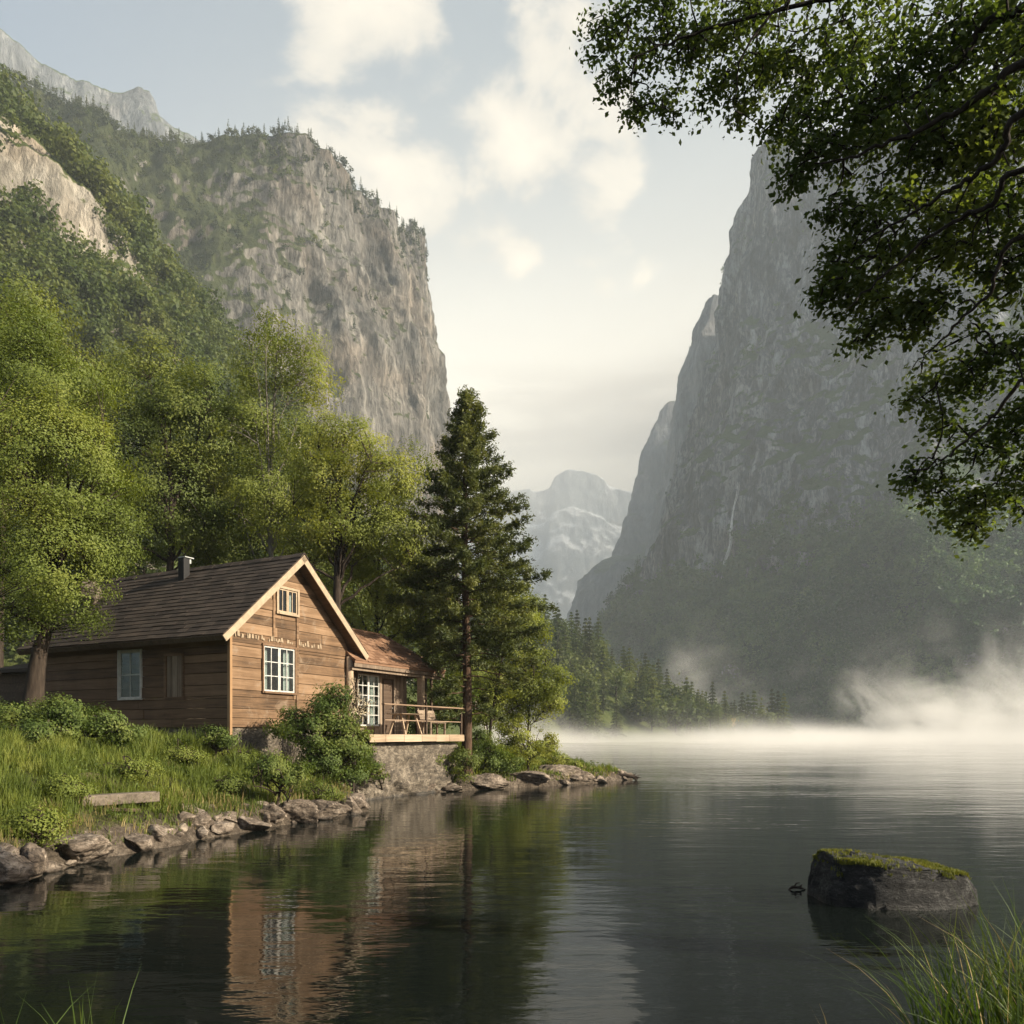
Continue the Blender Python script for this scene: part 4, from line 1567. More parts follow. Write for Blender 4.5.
def build_deck():
    root = thing('wooden_deck', 'pale wooden deck with thin railing jutting over the water beside the annex', 'deck', (*C0, 0), CAB_RZ)
    x0, x1, y0, y1, zt = 3.9, 9.65, -1.75, .33, 2.05
    b = MB()
    y = y0
    while y < y1 - .05:
        b.box(x0, x1, y, min(y + .135, y1), zt - .04, zt + rp.uniform(-.003, .003))
        y += .145
    b.build('floor', M['wood_deck'], root, .004)
    b = MB()
    x = x0
    while x < x1 - .05:
        w = rp.uniform(.75, 1.1)
        b.box(x, min(x + w - .012, x1), y0 - .045, y0 - .004, zt - .24 + rp.uniform(-.006, .006), zt - .01)
        x += w
    b.box(x1 + .004, x1 + .045, y0, y1, zt - .24, zt - .01)
    b.build('edge_board', M['wood_deck'], root, .005)
    b = MB()
    for yy in (y0 + .15, y0 + .95, y1 - .3):
        b.box(x0 + .05, x1 - .05, yy, yy + .1, zt - .26, zt - .042)
    b.build('joist', M['wood_dark'], root)
    for xx in (4.75, 7.2, 9.55):
        b = MB()
        b.box(xx - .035, xx + .035, y0 + .02, y0 + .09, zt + .002, 3.0)
        b.build('post', M['wood_dark'], root, .006)
    b = MB()
    b.box(9.5, 9.57, y1 - .1, y1 - .03, zt + .002, 3.0)
    b.build('post', M['wood_dark'], root, .006)
    b = MB()
    b.box(4.7, 9.62, y0 - .01, y0 + .11, 3.002, 3.045)
    b.box(9.49, 9.61, y0 + .112, y1, 3.0, 3.043)
    b.box(4.72, 9.6, y0 + .04, y0 + .06, 2.5, 2.53)
    b.build('handrail', wood_mat('handrail_wood', (.12, .08, .05), (.22, .15, .10), (.34, .25, .18), 'x'), root, .006)
    # table
    p = cab_xy(7.3, -.75)
    t = thing('picnic_table', 'small plain wooden table standing on the deck behind the railing', 'table', (*p, zt), CAB_RZ)
    b = MB()
    for i in range(4):
        b.box(-.65, .65, -.32 + i * .165, -.32 + i * .165 + .155, .70, .735)
    b.build('tabletop', M['wood_deck'], t, .004)
    for sx in (-1, 1):
        for sy in (-1, 1):
            b = MB()
            b.bar((sx * .5, sy * .34, .003), (sx * .42, sy * .12, .70), .07, .05, (1, 0, 0))
            b.build('leg', M['wood_deck'], t)
    p = cab_xy(8.85, -.95)
    t = thing('bench', 'dark wooden bench with slanted backrest at the pine end of the deck', 'bench', (*p, zt), CAB_RZ)
    b = MB()
    for i in range(3):
        b.box(-.55, .55, -.2 + i * .14, -.2 + i * .14 + .125, .42, .455)
    b.build('seat', M['wood_vert'], t, .004)
    b = MB()
    for i in range(3):
        zz = .52 + i * .13
        b.hexa([(-.55, .22 + i * .05, zz), (.55, .22 + i * .05, zz), (.55, .25 + i * .05, zz), (-.55, .25 + i * .05, zz),
                (-.55, .26 + i * .05, zz + .115), (.55, .26 + i * .05, zz + .115), (.55, .29 + i * .05, zz + .115), (-.55, .29 + i * .05, zz + .115)])
    for sx in (-.5, .44):
        b.bar((sx + .03, .20, .40), (sx + .03, .40, .95), .05, .04, (1, 0, 0))
    b.build('backrest', M['wood_vert'], t)
    for sx in (-.48, .48):
        for yy in (-.16, .17):
            b = MB()
            b.box(sx - .03, sx + .03, yy - .03, yy + .03, .003, .42)
            b.build('leg', M['wood_vert'], t)


build_deck()


def rough_block(name, x0, x1, y0, y1, z0, z1, n, amp, seed, mat, label, cat):
    """stone wall: subdivided box pushed about by noise, in cabin axes"""
    A = Arr()
    xs, ys, zs = (np.linspace(a, b, max(2, int((b - a) * n))) for a, b in ((x0, x1), (y0, y1), (z0, z1)))

    def grid(u, v, fn):
        U, Vv = np.meshgrid(u, v, indexing='ij')
        P = np.stack(fn(U.ravel(), Vv.ravel()), -1)
        i = np.arange(len(P)).reshape(U.shape)
        A.add(P, np.stack([i[:-1, :-1], i[1:, :-1], i[1:, 1:], i[:-1, 1:]], -1).reshape(-1, 4))
    k = np.ones_like
    grid(xs, zs, lambda u, v: (u, k(u) * y0, v))
    grid(xs, zs[::-1], lambda u, v: (u, k(u) * y1, v))
    grid(ys, zs[::-1], lambda u, v: (k(u) * x0, u, v))
    grid(ys, zs, lambda u, v: (k(u) * x1, u, v))
    grid(xs, ys, lambda u, v: (u, v, k(u) * z1))
    V, Fq = A.get()
    c = np.array(((x0 + x1) / 2, (y0 + y1) / 2, (z0 + z1) / 2))
    d = unit((V - c) * (1 / (x1 - x0), 1 / (y1 - y0), .5 / (z1 - z0)))
    nse = fbm(V * 1.3, 4, seed) + .6 * fbm(V * (2.2, 2.2, 3.2), 4, seed + 5, .6, True) - .2
    low = 1 + .8 * sstep(z1 - V[:, 2], .6, 1.8)
    V = V + d * (nse * amp * low)[:, None] * sstep(z1 + .02 - V[:, 2], 0, .25)[:, None]
    o = mesh_np(name, V, Fq, mat, smooth=True)
    o.location = (float(C0[0]), float(C0[1]), 0)
    o.rotation_euler = (0, 0, CAB_RZ)
    tag(o, label, cat)


rough_block('stone_wall', 3.7, 9.5, -1.5, .2, -.7, 1.76, 12, .30, 41, M['wall_stone'], 'rough grey-brown stone wall under the wooden deck', 'wall')


def build_shed():
    p = cab_xy(1.2, 8.55)
    root = thing('shed', 'dark low shed half hidden by the big tree at the far end of the cabin', 'shed', (*p, 0), CAB_RZ)
    b = MB()
    fl = lambda a, d, z: (d, a, z)
    planks(b, fl, lambda z: (0, 4.2), 2.0, 4.25, .3, [])
    b.box(.10, 3.2, 0, .08, 2.0, 4.4)
    b.box(.10, 3.2, 4.12, 4.2, 2.0, 4.4)
    b.box(3.1, 3.2, .08, 4.12, 2.0, 4.9)
    b.build('wall', M['wood_dark'], root)
    b = MB()
    b.hexa([(-.4, -.2, 4.22), (3.5, -.2, 5.15), (3.5, 4.5, 5.15), (-.4, 4.5, 4.22), (-.4, -.2, 4.34), (3.5, -.2, 5.27), (3.5, 4.5, 5.27), (-.4, 4.5, 4.34)])
    b.build('roof', M['shingle'], root)


build_shed()


# ------------------------------------------------------------------ trees
def woody(rng, base, spine, lobes, n_cl, n_limb, leaf_n, leaf, cl_r, r0, bias=0.5, aspect=.55, shell=.68):
    """trunk along spine (points), clusters of leaves in the lobes (centre, radii), limbs and twigs joining them"""
    T, A = Arr(), Arr()
    sp = smooth_path(spine, 18)
    hgt = np.linspace(0, 1, 18)
    T.add(*tube(sp, r0 * (1.25 * np.exp(-hgt * 14) + (1 - hgt) ** .8) * .8 + .012, 8))
    vol = np.array([np.prod(l[1]) for l in lobes]) ** (2 / 3)
    li = rng.choice(len(lobes), n_cl, p=vol / vol.sum())
    lc = np.array([l[0] for l in lobes], float)[li]
    lr = np.array([np.broadcast_to(l[1], 3) for l in lobes], float)[li]
    d = unit(rng.normal(size=(n_cl, 3)))
    rad = rng.uniform(shell, 1.0, (n_cl, 1)) ** .7
    cc = lc + d * lr * rad
    cc += rng.normal(size=cc.shape) * lr * .07
    nodes, nrad = [sp[4:]], [np.full(14, .05)]
    first = rng.permutation(n_cl)[:n_limb]
    for i in first:
        c = cc[i]
        z0, z1 = sp[2, 2], sp[-1, 2]
        zt = z0 + (min(c[2], z1) - z0) * rng.uniform(.45, .8)
        k = np.argmin(np.abs(sp[:, 2] - zt))
        a = sp[k]
        mid = a + (c - a) * .5 + (0, 0, np.linalg.norm(c - a) * rng.uniform(-.02, .14)) + rng.normal(size=3) * .12
        P = smooth_path([a, mid, c], 10)
        P[1:-1] += rng.normal(size=(8, 3)) * .035
        rb = max(.02, r0 * .42 * (1 - k / 20))
        T.add(*tube(P, np.linspace(rb, .010, 10), 6))
        nodes.append(P[3:])
    nodes = np.concatenate(nodes)
    for i in range(n_cl):
        if i in first:
            continue
        c = cc[i]
        dd = ((nodes - c) ** 2).sum(1) + 3.0 * np.maximum(nodes[:, 2] - c[2] + .2, 0)
        a = nodes[np.argmin(dd)]
        mid = (a + c) / 2 + (0, 0, .08) + rng.normal(size=3) * .08
        T.add(*tube(smooth_path([a, mid, c], 5), np.array([.018, .015, .012, .009, .005]), 4))
    # leaves
    sz = rng.uniform(.6, 1.35, n_cl)
    cnt = np.maximum(8, (leaf_n * sz ** 2 * rng.uniform(.55, 1.3, n_cl))).astype(int)
    own = np.repeat(np.arange(n_cl), cnt)
    off = rng.normal(size=(len(own), 3)) * (1, 1, .62)
    r_ = np.linalg.norm(off, axis=1, keepdims=True)
    off = off / (r_ + 1e-6) * np.minimum(r_, 1.9)
    C = cc[own] + off * (cl_r * sz[own])[:, None] * .50
    ob = d[own] * 1.15 + unit(off) * .55 + (0, 0, .35)
    A.add(*leaf_cards(C, leaf * rng.uniform(.65, 1.3, len(C)), rng, aspect, ob, chaos=.75))
    return T.get(), A.get()


def plant(name, label, cat, base, spine, lobes, leafm, barkm, rng, group=None, crown='crown', stem='trunk', **kw):
    base = np.array(base, float)
    root = thing(name, label, cat, base, 0, group)
    T, A = woody(rng, base, np.array(spine, float) - base, [(np.array(c, float) - base, r) for c, r in lobes], **kw)
    mesh_np(stem, *T, barkm, root, smooth=True)
    mesh_np(crown, *A, leafm, root)
    return root


def gpt(px, D):
    """point on the ground under a picture column at a distance"""
    X = (px - 512) / F * D
    return np.array((X, D, float(ground_z(X, D)[0])))


def lob(px, py, D, rpx, rz=None, ry=None):
    k = D / F
    return (at(px, py, D), np.array((rpx * k, (ry or rpx) * k, (rz or rpx) * k)))


def make_tree(label, px, D, spine_px, lobes, leafm, barkm, seed, n_cl=150, leaf_n=150, leaf=.13, cl_r=.62, r0=.2, n_limb=16, name='broadleaf_tree', cat='tree', **kw):
    b = gpt(px, D) - (0, 0, .15)
    sp = [b] + [at(x, y, D + dd) for (x, y, dd) in spine_px]
    return plant(name, label, cat, b, sp, lobes, leafm, barkm, np.random.default_rng(seed), n_cl=n_cl, n_limb=n_limb, leaf_n=leaf_n, leaf=leaf, cl_r=cl_r, r0=r0, **kw)


# big bright tree in front of the cabin's far end
make_tree('big bright green tree leaning over the far end of the cabin roof', 30, 22.6,
          [(38, 660, 0), (52, 600, .1), (50, 520, .3), (40, 430, .4), (30, 350, .3)],
          [lob(10, 395, 23, 62), lob(60, 400, 22.4, 52), lob(85, 470, 22.2, 50), lob(40, 470, 21.5, 70), lob(100, 535, 22.4, 36, 34), lob(55, 560, 21.6, 58), lob(-20, 520, 22, 70),
           lob(10, 610, 21.8, 48, 28), lob(72, 600, 22.0, 36, 26), lob(-50, 430, 23, 60), lob(25, 335, 23, 30)],
          M['leaf_sun'], M['bark'], 101, n_cl=520, leaf_n=260, leaf=.070, cl_r=.55, r0=.28, n_limb=26)
make_tree('tall mid green tree rising behind the big bright tree at the left edge', -5, 31,
          [(0, 600, 0), (5, 450, 0), (10, 320, 0)],
          [lob(20, 320, 31, 48, 40), lob(-35, 330, 31, 55), lob(50, 380, 31, 55), lob(0, 420, 31, 70)],
          M['leaf_mid'], M['bark'], 102, n_cl=220, leaf_n=190, leaf=.12, cl_r=.8, r0=.25)
make_tree('dark broad tree with forked black limbs filling the gap behind the cabin ridge', 160, 33,
          [(168, 600, 0), (172, 520, 0), (165, 440, 0), (150, 380, 0)],
          [lob(150, 385, 33, 48, 40), lob(190, 430, 33, 52), lob(130, 460, 33, 48), lob(175, 500, 33.5, 62), lob(120, 540, 33, 40), lob(215, 545, 33.5, 45)],
          M['leaf_mid'], M['bark'], 103, n_cl=260, leaf_n=180, leaf=.11, cl_r=.7, r0=.24, n_limb=20)
make_tree('mid green tree with rounded top just left of the tall slender tree', 205, 37,
          [(210, 560, 0), (212, 450, 0), (205, 390, 0)],
          [lob(205, 390, 37, 38, 28), lob(180, 430, 37, 40), lob(235, 440, 37, 42), lob(210, 500, 37, 60), lob(240, 560, 37, 50)],
          M['leaf_mid'], M['bark'], 104, n_cl=190, leaf_n=180, leaf=.12, cl_r=.75, r0=.2)
make_tree('tallest slender yellow-green tree with airy double stem rising above the others', 272, 33,
          [(272, 600, 0), (270, 500, 0), (274, 410, 0), (278, 335, 0)],
          [lob(280, 345, 33, 40, 24), lob(255, 375, 33, 30, 26), lob(305, 385, 33, 34, 24), lob(250, 430, 33, 34, 30), lob(300, 440, 33, 40, 32), lob(262, 500, 33, 46), lob(320, 500, 33, 34)],
          M['leaf_birch'], M['bark_pale'], 105, n_cl=260, leaf_n=135, leaf=.10, cl_r=.56, r0=.15, n_limb=24, shell=.25)
make_tree('round crowned light green tree with dark upright trunk directly behind the gable', 336, 29,
          [(337, 600, 0), (338, 540, 0), (340, 480, 0), (346, 425, 0)],
          [lob(350, 448, 29, 44, 32), lob(318, 480, 29, 36, 34), lob(385, 482, 29, 38, 36), lob(345, 520, 29.3, 52, 42), lob(398, 535, 29.4, 30, 34), lob(310, 545, 29.4, 30)],
          M['leaf_birch'], M['bark'], 106, n_cl=330, leaf_n=135, leaf=.09, cl_r=.46, r0=.20, n_limb=22, shell=.35)
make_tree('bushy light green tree filling the space between the gable roof and the pine', 375, 32,
          [(376, 640, 0), (378, 580, 0), (380, 540, 0)],
          [lob(385, 560, 32, 46, 40), lob(345, 590, 32, 36), lob(415, 600, 32.5, 38, 40), lob(375, 620, 32, 48, 34), lob(430, 650, 33.5, 26)],
          M['leaf_birch'], M['bark'], 107, n_cl=200, leaf_n=150, leaf=.105, cl_r=.6, r0=.13)
make_tree('dense mid green tree between the dark broad tree and the round tree behind the roof', 255, 38,
          [(256, 600, 0), (258, 530, 0), (260, 480, 0)],
          [lob(262, 500, 38, 50), lob(225, 540, 38, 45), lob(300, 545, 38, 45), lob(330, 600, 38, 45), lob(410, 480, 40, 30, 40), lob(420, 560, 40, 35)],
          M['leaf_mid'], M['bark'], 108, n_cl=200, leaf_n=190, leaf=.12, cl_r=.85, r0=.18)
make_tree('shaded tree low behind the left half of the cabin roof', 90, 36,
          [(92, 600, 0), (95, 500, 0), (100, 420, 0)],
          [lob(100, 400, 36, 40), lob(80, 470, 36, 55), lob(130, 520, 36, 50), lob(95, 570, 36, 55)],
          M['leaf_mid'], M['bark'], 109, n_cl=170, leaf_n=180, leaf=.12, cl_r=.85, r0=.2)
# the two light trees on the point behind the pine
make_tree('small leaning yellow-green tree on the point, just right of the pine trunk', 486, 32.5,
          [(492, 715, 0), (500, 670, .1), (506, 620, .1)],
          [lob(515, 610, 32.5, 30, 34), lob(535, 645, 32.5, 26, 28), lob(500, 650, 32.8, 28), lob(548, 680, 32.6, 20, 20), lob(520, 690, 32.5, 22, 16), lob(490, 590, 33, 22)],
          M['leaf_birch'], M['bark'], 111, n_cl=190, leaf_n=90, leaf=.10, cl_r=.42, r0=.07, n_limb=16, shell=.3)
make_tree('short bright green sapling at the tip of the point above the ledge', 528, 33.5,
          [(528, 735, 0), (530, 700, 0), (533, 672, 0)],
          [lob(535, 680, 33.5, 22, 22), lob(548, 700, 33.5, 18), lob(520, 710, 33.5, 20), lob(530, 610, 34, 16, 24)],
          M['leaf_birch'], M['bark'], 112, n_cl=110, leaf_n=80, leaf=.10, cl_r=.38, r0=.05, n_limb=10, shell=.2)


def build_pine():
    r = np.random.default_rng(77)
    D = 30.5
    b = gpt(466, D) - (0, 0, .2)
    top = at(466, 388, D)
    H = top[2] - b[2]
    root = thing('pine_tree', 'tall dark pine with straight trunk standing at the end of the deck', 'pine tree', b, 0)
    T, A = Arr(), Arr()
    zz = np.linspace(0, H, 24)
    sp = np.stack([.05 * np.sin(zz * .5), .05 * np.cos(zz * .4), zz], -1)
    T.add(*tube(sp, .19 * (1 - zz / H) ** .75 + .02 + .10 * np.exp(-zz * 2), 10))
    # widest reach at a height, by fraction
    fr = np.array([0, .17, .26, .36, .50, .62, .74, .86, .95, 1.0])
    reach = np.array([.3, 1.3, 2.1, 2.7, 2.8, 2.3, 1.55, .85, .36, .10])
    z = H * .17
    C, Ax, Sz = [], [], []
    while z < H * .985:
        f = z / H
        nb = int(r.integers(5, 8)) if f > .30 else int(r.integers(2, 5))
        ph0 = r.uniform(0, 6.28)
        for k in range(nb):
            ph = ph0 + 6.283 * k / nb + r.uniform(-.35, .35)
            ln = np.interp(f, fr, reach) * r.uniform(.6, 1.15) * (1.12 if math.cos(ph) > 0 else .98)
            o = np.array((math.cos(ph), math.sin(ph), 0))
            rise = np.interp(f, [.15, .4, .7, 1], [-.25, -.05, .15, .75]) + r.uniform(-.12, .12)
            a = np.array((0, 0, z + r.uniform(-.12, .12)))
            P = np.array([a, a + o * ln * .35 + (0, 0, ln * (rise * .35 + .05)), a + o * ln * .72 + (0, 0, ln * (rise * .6)), a + o * ln + (0, 0, ln * (rise * .9 + .04))])
            P = smooth_path(P, 9)
            P[1:] += r.normal(size=(8, 3)) * .025
            T.add(*tube(P, np.linspace(.035 * (1 - f * .6), .006, 9), 5))
            dens = 1.0 if f > .34 else .45 + r.uniform(0, .4)
            nt = int(ln * 13 * dens) + 3
            for _ in range(nt):
                u = r.uniform(.14 if f > .34 else .40, 1.02) ** .8
                p = P[min(8, int(u * 8))]
                side = np.cross(o, (0, 0, 1)) * r.choice((-1, 1))
                dirn = unit(o * r.uniform(.3, 1.0) + side * r.uniform(.1, 1.0) + np.array((0, 0, r.uniform(-.12, .4))))
                tl = r.uniform(.18, .48) * (0.55 + .45 * (1 - f)) * (1.1 - .3 * u)
                n = int(9 + tl * 36)
                w = r.uniform(0, 1, n)
                q = p + dirn * (w * tl)[:, None] + r.normal(size=(n, 3)) * (.07, .07, .085)
                C.append(q)
                Ax.append(np.broadcast_to(dirn, (n, 3)))
        z += r.uniform(.20, .40) * (1.2 - .5 * f)
    n = 40
    C.append(np.stack([r.normal(size=n) * .05, r.normal(size=n) * .05, H + r.uniform(-.7, .12, n)], -1))
    Ax.append(np.broadcast_to(np.array((0, 0, 1.0)), (n, 3)))
    C, Ax = np.concatenate(C), np.concatenate(Ax)
    A.add(*leaf_cards(C, .145 * r.uniform(.6, 1.3, len(C)), r, .34, np.array((0, 0, .7)), .1, Ax, 1.1))
    mesh_np('trunk', *T.get(), M['bark_pine'], root, smooth=True)
    mesh_np('crown', *A.get(), M['needle'], root)


build_pine()


# --- tree whose boughs hang in from the right
def build_overhang():
    r = np.random.default_rng(19)
    base = np.array((8.6, 5.6, .35))
    root = thing('overhanging_tree', 'large dark leafy tree whose boughs hang in from the right edge', 'tree', base, 0)
    T, A = Arr(), Arr()
    trunk = smooth_path([base - (0, 0, .4), (8.4, 5.7, 3.2), (8.1, 6.0, 6.2), (7.4, 6.4, 9.5)], 20) - base
    T.add(*tube(trunk, np.linspace(.42, .14, 20), 12))
    limbs = [  # picture waypoints with distance; each starts on the trunk
        (8.2, [(1120, -70, 6.4), (1024, 8, 6.9), (985, 22, 7.1), (968, 52, 7.2), (925, 90, 7.4), (880, 112, 7.6)], .085),
        (9.0, [(1040, -40, 7.6), (950, -25, 7.9), (860, -8, 8.2), (770, 12, 8.4), (690, 35, 8.6), (630, 60, 8.7)], .07),
        (7.4, [(1150, 20, 6.2), (1024, 64, 6.6), (978, 98, 6.8), (930, 125, 7.0), (870, 150, 7.2), (815, 165, 7.4)], .08),
        (6.6, [(1160, 80, 6.0), (1024, 112, 6.4), (1000, 155, 6.6), (960, 185, 6.8), (915, 212, 7.0), (860, 245, 7.2)], .07),
        (5.8, [(1170, 150, 5.9), (1024, 168, 6.2), (990, 205, 6.4), (940, 230, 6.7), (880, 280, 7.0), (845, 310, 7.1)], .055),
        (5.2, [(1180, 230, 6.1), (1024, 235, 6.5), (990, 290, 6.7), (950, 330, 6.9), (910, 370, 7.1)], .05),
        (4.6, [(1190, 330, 6.2), (1040, 370, 6.6), (990, 420, 6.9), (940, 460, 7.1), (905, 480, 7.2)], .045),
        (9.2, [(1080, -120, 7.2), (980, -80, 7.6), (880, -50, 7.9), (800, -10, 8.1), (745, 50, 8.2), (735, 110, 8.3)], .06)]
    nodes = []
    for (tz, wp, r0) in limbs:
        k = np.argmin(np.abs(trunk[:, 2] + base[2] - tz))
        P = [trunk[k]] + [at(*w) - base for w in wp]
        P = smooth_path(P, 46)
        P[2:] += r.normal(size=(44, 3)) * .012
        rad = r0 * .62 * np.linspace(1, .10, 46) ** .9
        T.add(*tube(P, rad, 8))
        nodes.append(P[12:])
    nodes = np.concatenate(nodes)
    # masses of foliage: picture spot, radius in pixels, clusters, distance
    masses = [(605, 35, 26, 13, 8.7), (620, 80, 20, 9, 8.7), (640, 112, 17, 8, 8.6), (662, 60, 32, 20, 8.6), (668, 112, 12, 5, 8.5), (700, 40, 42, 30, 8.5), (715, 95, 24, 12, 8.4),
              (742, 112, 16, 8, 8.3), (757, 55, 42, 32, 8.3), (640, 10, 40, 24, 8.7), (775, 130, 17, 8, 8.0), (800, 85, 46, 42, 8.0), (812, 150, 30, 24, 7.6), (792, 180, 12, 5, 7.5), (850, 40, 55, 58, 7.9),
              (850, 125, 46, 46, 7.4), (770, 5, 50, 34, 8.3), (710, 0, 40, 20, 8.5), (905, 75, 55, 62, 7.3), (905, 160, 46, 46, 7.1), (960, 60, 60, 66, 7.0), (970, 140, 52, 50, 6.8), (1010, 20, 55, 46, 7.0),
              (1010, 110, 50, 40, 6.7), (840, 215, 20, 11, 7.2), (870, 235, 36, 28, 7.1), (845, 262, 26, 15, 7.2), (826, 296, 17, 8, 7.2), (850, 300, 24, 13, 7.1), (880, 290, 30, 20, 7.0),
              (920, 240, 42, 34, 6.9), (868, 335, 20, 11, 7.1), (905, 315, 26, 18, 7.0), (975, 230, 44, 34, 6.7), (1012, 200, 40, 28, 6.5), (930, 310, 26, 15, 6.9), (1005, 290, 38, 24, 6.7),
              (945, 370, 25, 14, 7.1), (920, 392, 17, 8, 7.1), (985, 370, 34, 20, 6.9), (1015, 350, 26, 16, 6.8), (935, 425, 22, 11, 7.1), (985, 440, 32, 18, 7.0), (1015, 420, 26, 14, 6.8), (908, 478, 15, 6, 7.2), (930, 485, 22, 11, 7.2),
              (965, 500, 26, 14, 7.1), (1000, 500, 28, 17, 7.0), (975, 528, 15, 6, 7.0), (1030, 480, 30, 14, 6.8), (1060, 60, 60, 40, 6.6), (1070, 250, 60, 34, 6.4), (1070, 420, 50, 24, 6.5)]
    C, Dn = [], []
    for (px, py, rp_, n, D) in masses:
        k = D / F
        c0 = at(px, py, D + .55) - base
        rp_ *= 1.06
        d = unit(r.normal(size=(n, 3))) * (r.uniform(0, 1, (n, 1)) ** .45) * (rp_ * k, rp_ * k * 1.5, rp_ * k)
        C.append(c0 + d)
    C = np.concatenate(C)
    order = np.argsort([((nodes - c) ** 2).sum(1).min() for c in C])
    allow = [nodes]
    for i in order:
        c = C[i]
        nd = np.concatenate(allow)
        a = nd[np.argmin(((nd - c) ** 2).sum(1) + .4 * np.maximum(c[0] - nd[:, 0], 0))]
        mid = (a + c) / 2 + r.normal(size=3) * .03 + (0, 0, .02)
        P = smooth_path([a, mid, c], 6)
        T.add(*tube(P, np.linspace(.012, .004, 6), 4))
        allow.append(P[3:])
    # sprays of leaves along each twig end
    n_l = 36
    own = np.repeat(np.arange(len(C)), n_l)
    off = r.normal(size=(len(own), 3)) * (.078, .10, .052)
    Lc = C[own] + off
    sun = np.array((.5, 0, .6))
    A.add(*leaf_cards(Lc, (.060 * r.uniform(.45, 1.45, len(Lc))), r, .62, unit(off) * .5 + (0, 0, 1.1), .14))
    mesh_np('trunk', *T.get(), bark_mat('bark_black', (0.010, 0.008, 0.006), (0.03, 0.024, 0.019)), root, smooth=True)
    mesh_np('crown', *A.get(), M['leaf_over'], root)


build_overhang()


# ------------------------------------------------------------------ shrubs
def shrub(label, px, D, lobes, leafm, seed, n_cl=60, leaf_n=110, leaf=.07, cl_r=.26, name='shrub', cat='shrub'):
    b = gpt(px, D) - (0, 0, .1)
    c = np.mean([l[0] for l in lobes], 0)
    top = np.array((c[0], c[1], max(l[0][2] for l in lobes)))
    if top[2] < b[2] + .3:
        top[2] = b[2] + .3
    sp = [b, b + (top - b) * .4 + (0.03, 0, 0), b + (top - b) * .8]
    return plant(name, label, cat, b, sp, lobes, leafm, M['bark'], np.random.default_rng(seed), crown='foliage', stem='stem', n_cl=n_cl, n_limb=12, leaf_n=leaf_n, leaf=leaf, cl_r=cl_r, r0=.035, shell=.3)


shrub('large leafy green bush in front of the right half of the sunlit gable', 322, 21.9,
      [lob(330, 712, 22.2, 22), lob(312, 735, 21.9, 28, 24), lob(345, 742, 22.2, 24), lob(290, 722, 22.2, 16), lob(350, 770, 22.3, 20, 16), lob(322, 760, 21.7, 26, 18), lob(335, 694, 22.4, 12)],
      M['leaf_shrub'], 201, n_cl=210, leaf_n=120, leaf=.075, cl_r=.27)
shrub('long low dark hedge-like bush under the shaded wall of the cabin', 55, 18.6,
      [lob(-20, 716, 18.6, 30, 15), lob(25, 718, 18.6, 32, 17), lob(65, 716, 18.6, 30, 17), lob(100, 722, 18.8, 24, 14), lob(125, 734, 19, 18, 10), lob(40, 733, 18.0, 40, 11)],
      M['leaf_shrub'], 202, n_cl=230, leaf_n=110, leaf=.065, cl_r=.24)
shrub('small round bush at the foot of the cabin corner', 213, 20.3, [lob(212, 735, 20.3, 13, 10), lob(226, 740, 20.2, 9, 7)], M['leaf_shrub'], 203, n_cl=36, leaf_n=90, leaf=.06, cl_r=.2)
shrub('tangled bush in the grass above the boulders below the gable', 275, 18.2, [lob(272, 768, 18.2, 22, 16), lob(292, 775, 18.2, 16, 12)], M['leaf_shrub'], 204, n_cl=60, leaf_n=90, leaf=.055, cl_r=.2)
shrub('dark bush hanging below the right end of the deck', 445, 29.6, [lob(440, 765, 29.4, 22, 17), lob(462, 762, 29.4, 18, 18), lob(420, 775, 29.0, 12, 10)], M['leaf_mid'], 205, n_cl=90, leaf_n=90, leaf=.085, cl_r=.27)
shrub('bush at the foot of the pine on the point', 488, 31.2, [lob(484, 758, 31, 22, 18), lob(505, 762, 31.2, 18, 14), lob(478, 742, 31.6, 14)], M['leaf_shrub'], 206, n_cl=90, leaf_n=90, leaf=.085, cl_r=.27)
shrub('bright yellow-green bush beneath the sapling on the point', 528, 32.6, [lob(525, 748, 32.6, 22, 18), lob(545, 742, 32.9, 15, 18), lob(512, 735, 32.8, 16, 18)], M['leaf_birch'], 207, n_cl=90, leaf_n=90, leaf=.085, cl_r=.27)
shrub('low pale green plant on the ledge at the end of the point', 560, 34.3, [lob(556, 758, 34.3, 14, 9), lob(570, 764, 34.6, 10, 5)], M['leaf_birch'], 208, n_cl=34, leaf_n=60, leaf=.08, cl_r=.22)
shrub('dry bush with pale cream sprigs between the gable and the annex window', 352, 23.2, [lob(356, 688, 23.4, 9, 14), lob(352, 708, 23.3, 10, 14), lob(364, 705, 23.6, 6, 14)], M['leaf_pale'], 209, n_cl=46, leaf_n=26, leaf=.06, cl_r=.24)
shrub('bushes seen through the open end of the porch', 425, 36, [lob(415, 700, 36, 24, 20), lob(440, 690, 36, 26, 22), lob(458, 700, 36.5, 22, 20), lob(432, 665, 37, 26, 18), lob(455, 722, 34, 22, 12), lob(425, 724, 34, 20, 11)], M['leaf_shrub'], 211, n_cl=120, leaf_n=110, leaf=.11, cl_r=.4)
shrub('leafy bush right of the pine behind the leaning tree', 488, 37, [lob(480, 705, 37, 24, 24), lob(500, 690, 37.5, 22, 24), lob(470, 680, 38, 20, 24)], M['leaf_birch'], 212, n_cl=120, leaf_n=110, leaf=.11, cl_r=.4)
shrub('bush drooping over the stones at the cabin end of the stone wall', 385, 26.2, [lob(376, 772, 24.6, 10, 12), lob(368, 756, 24.4, 10, 14)], M['leaf_shrub'], 210, n_cl=40, leaf_n=80, leaf=.07, cl_r=.22)


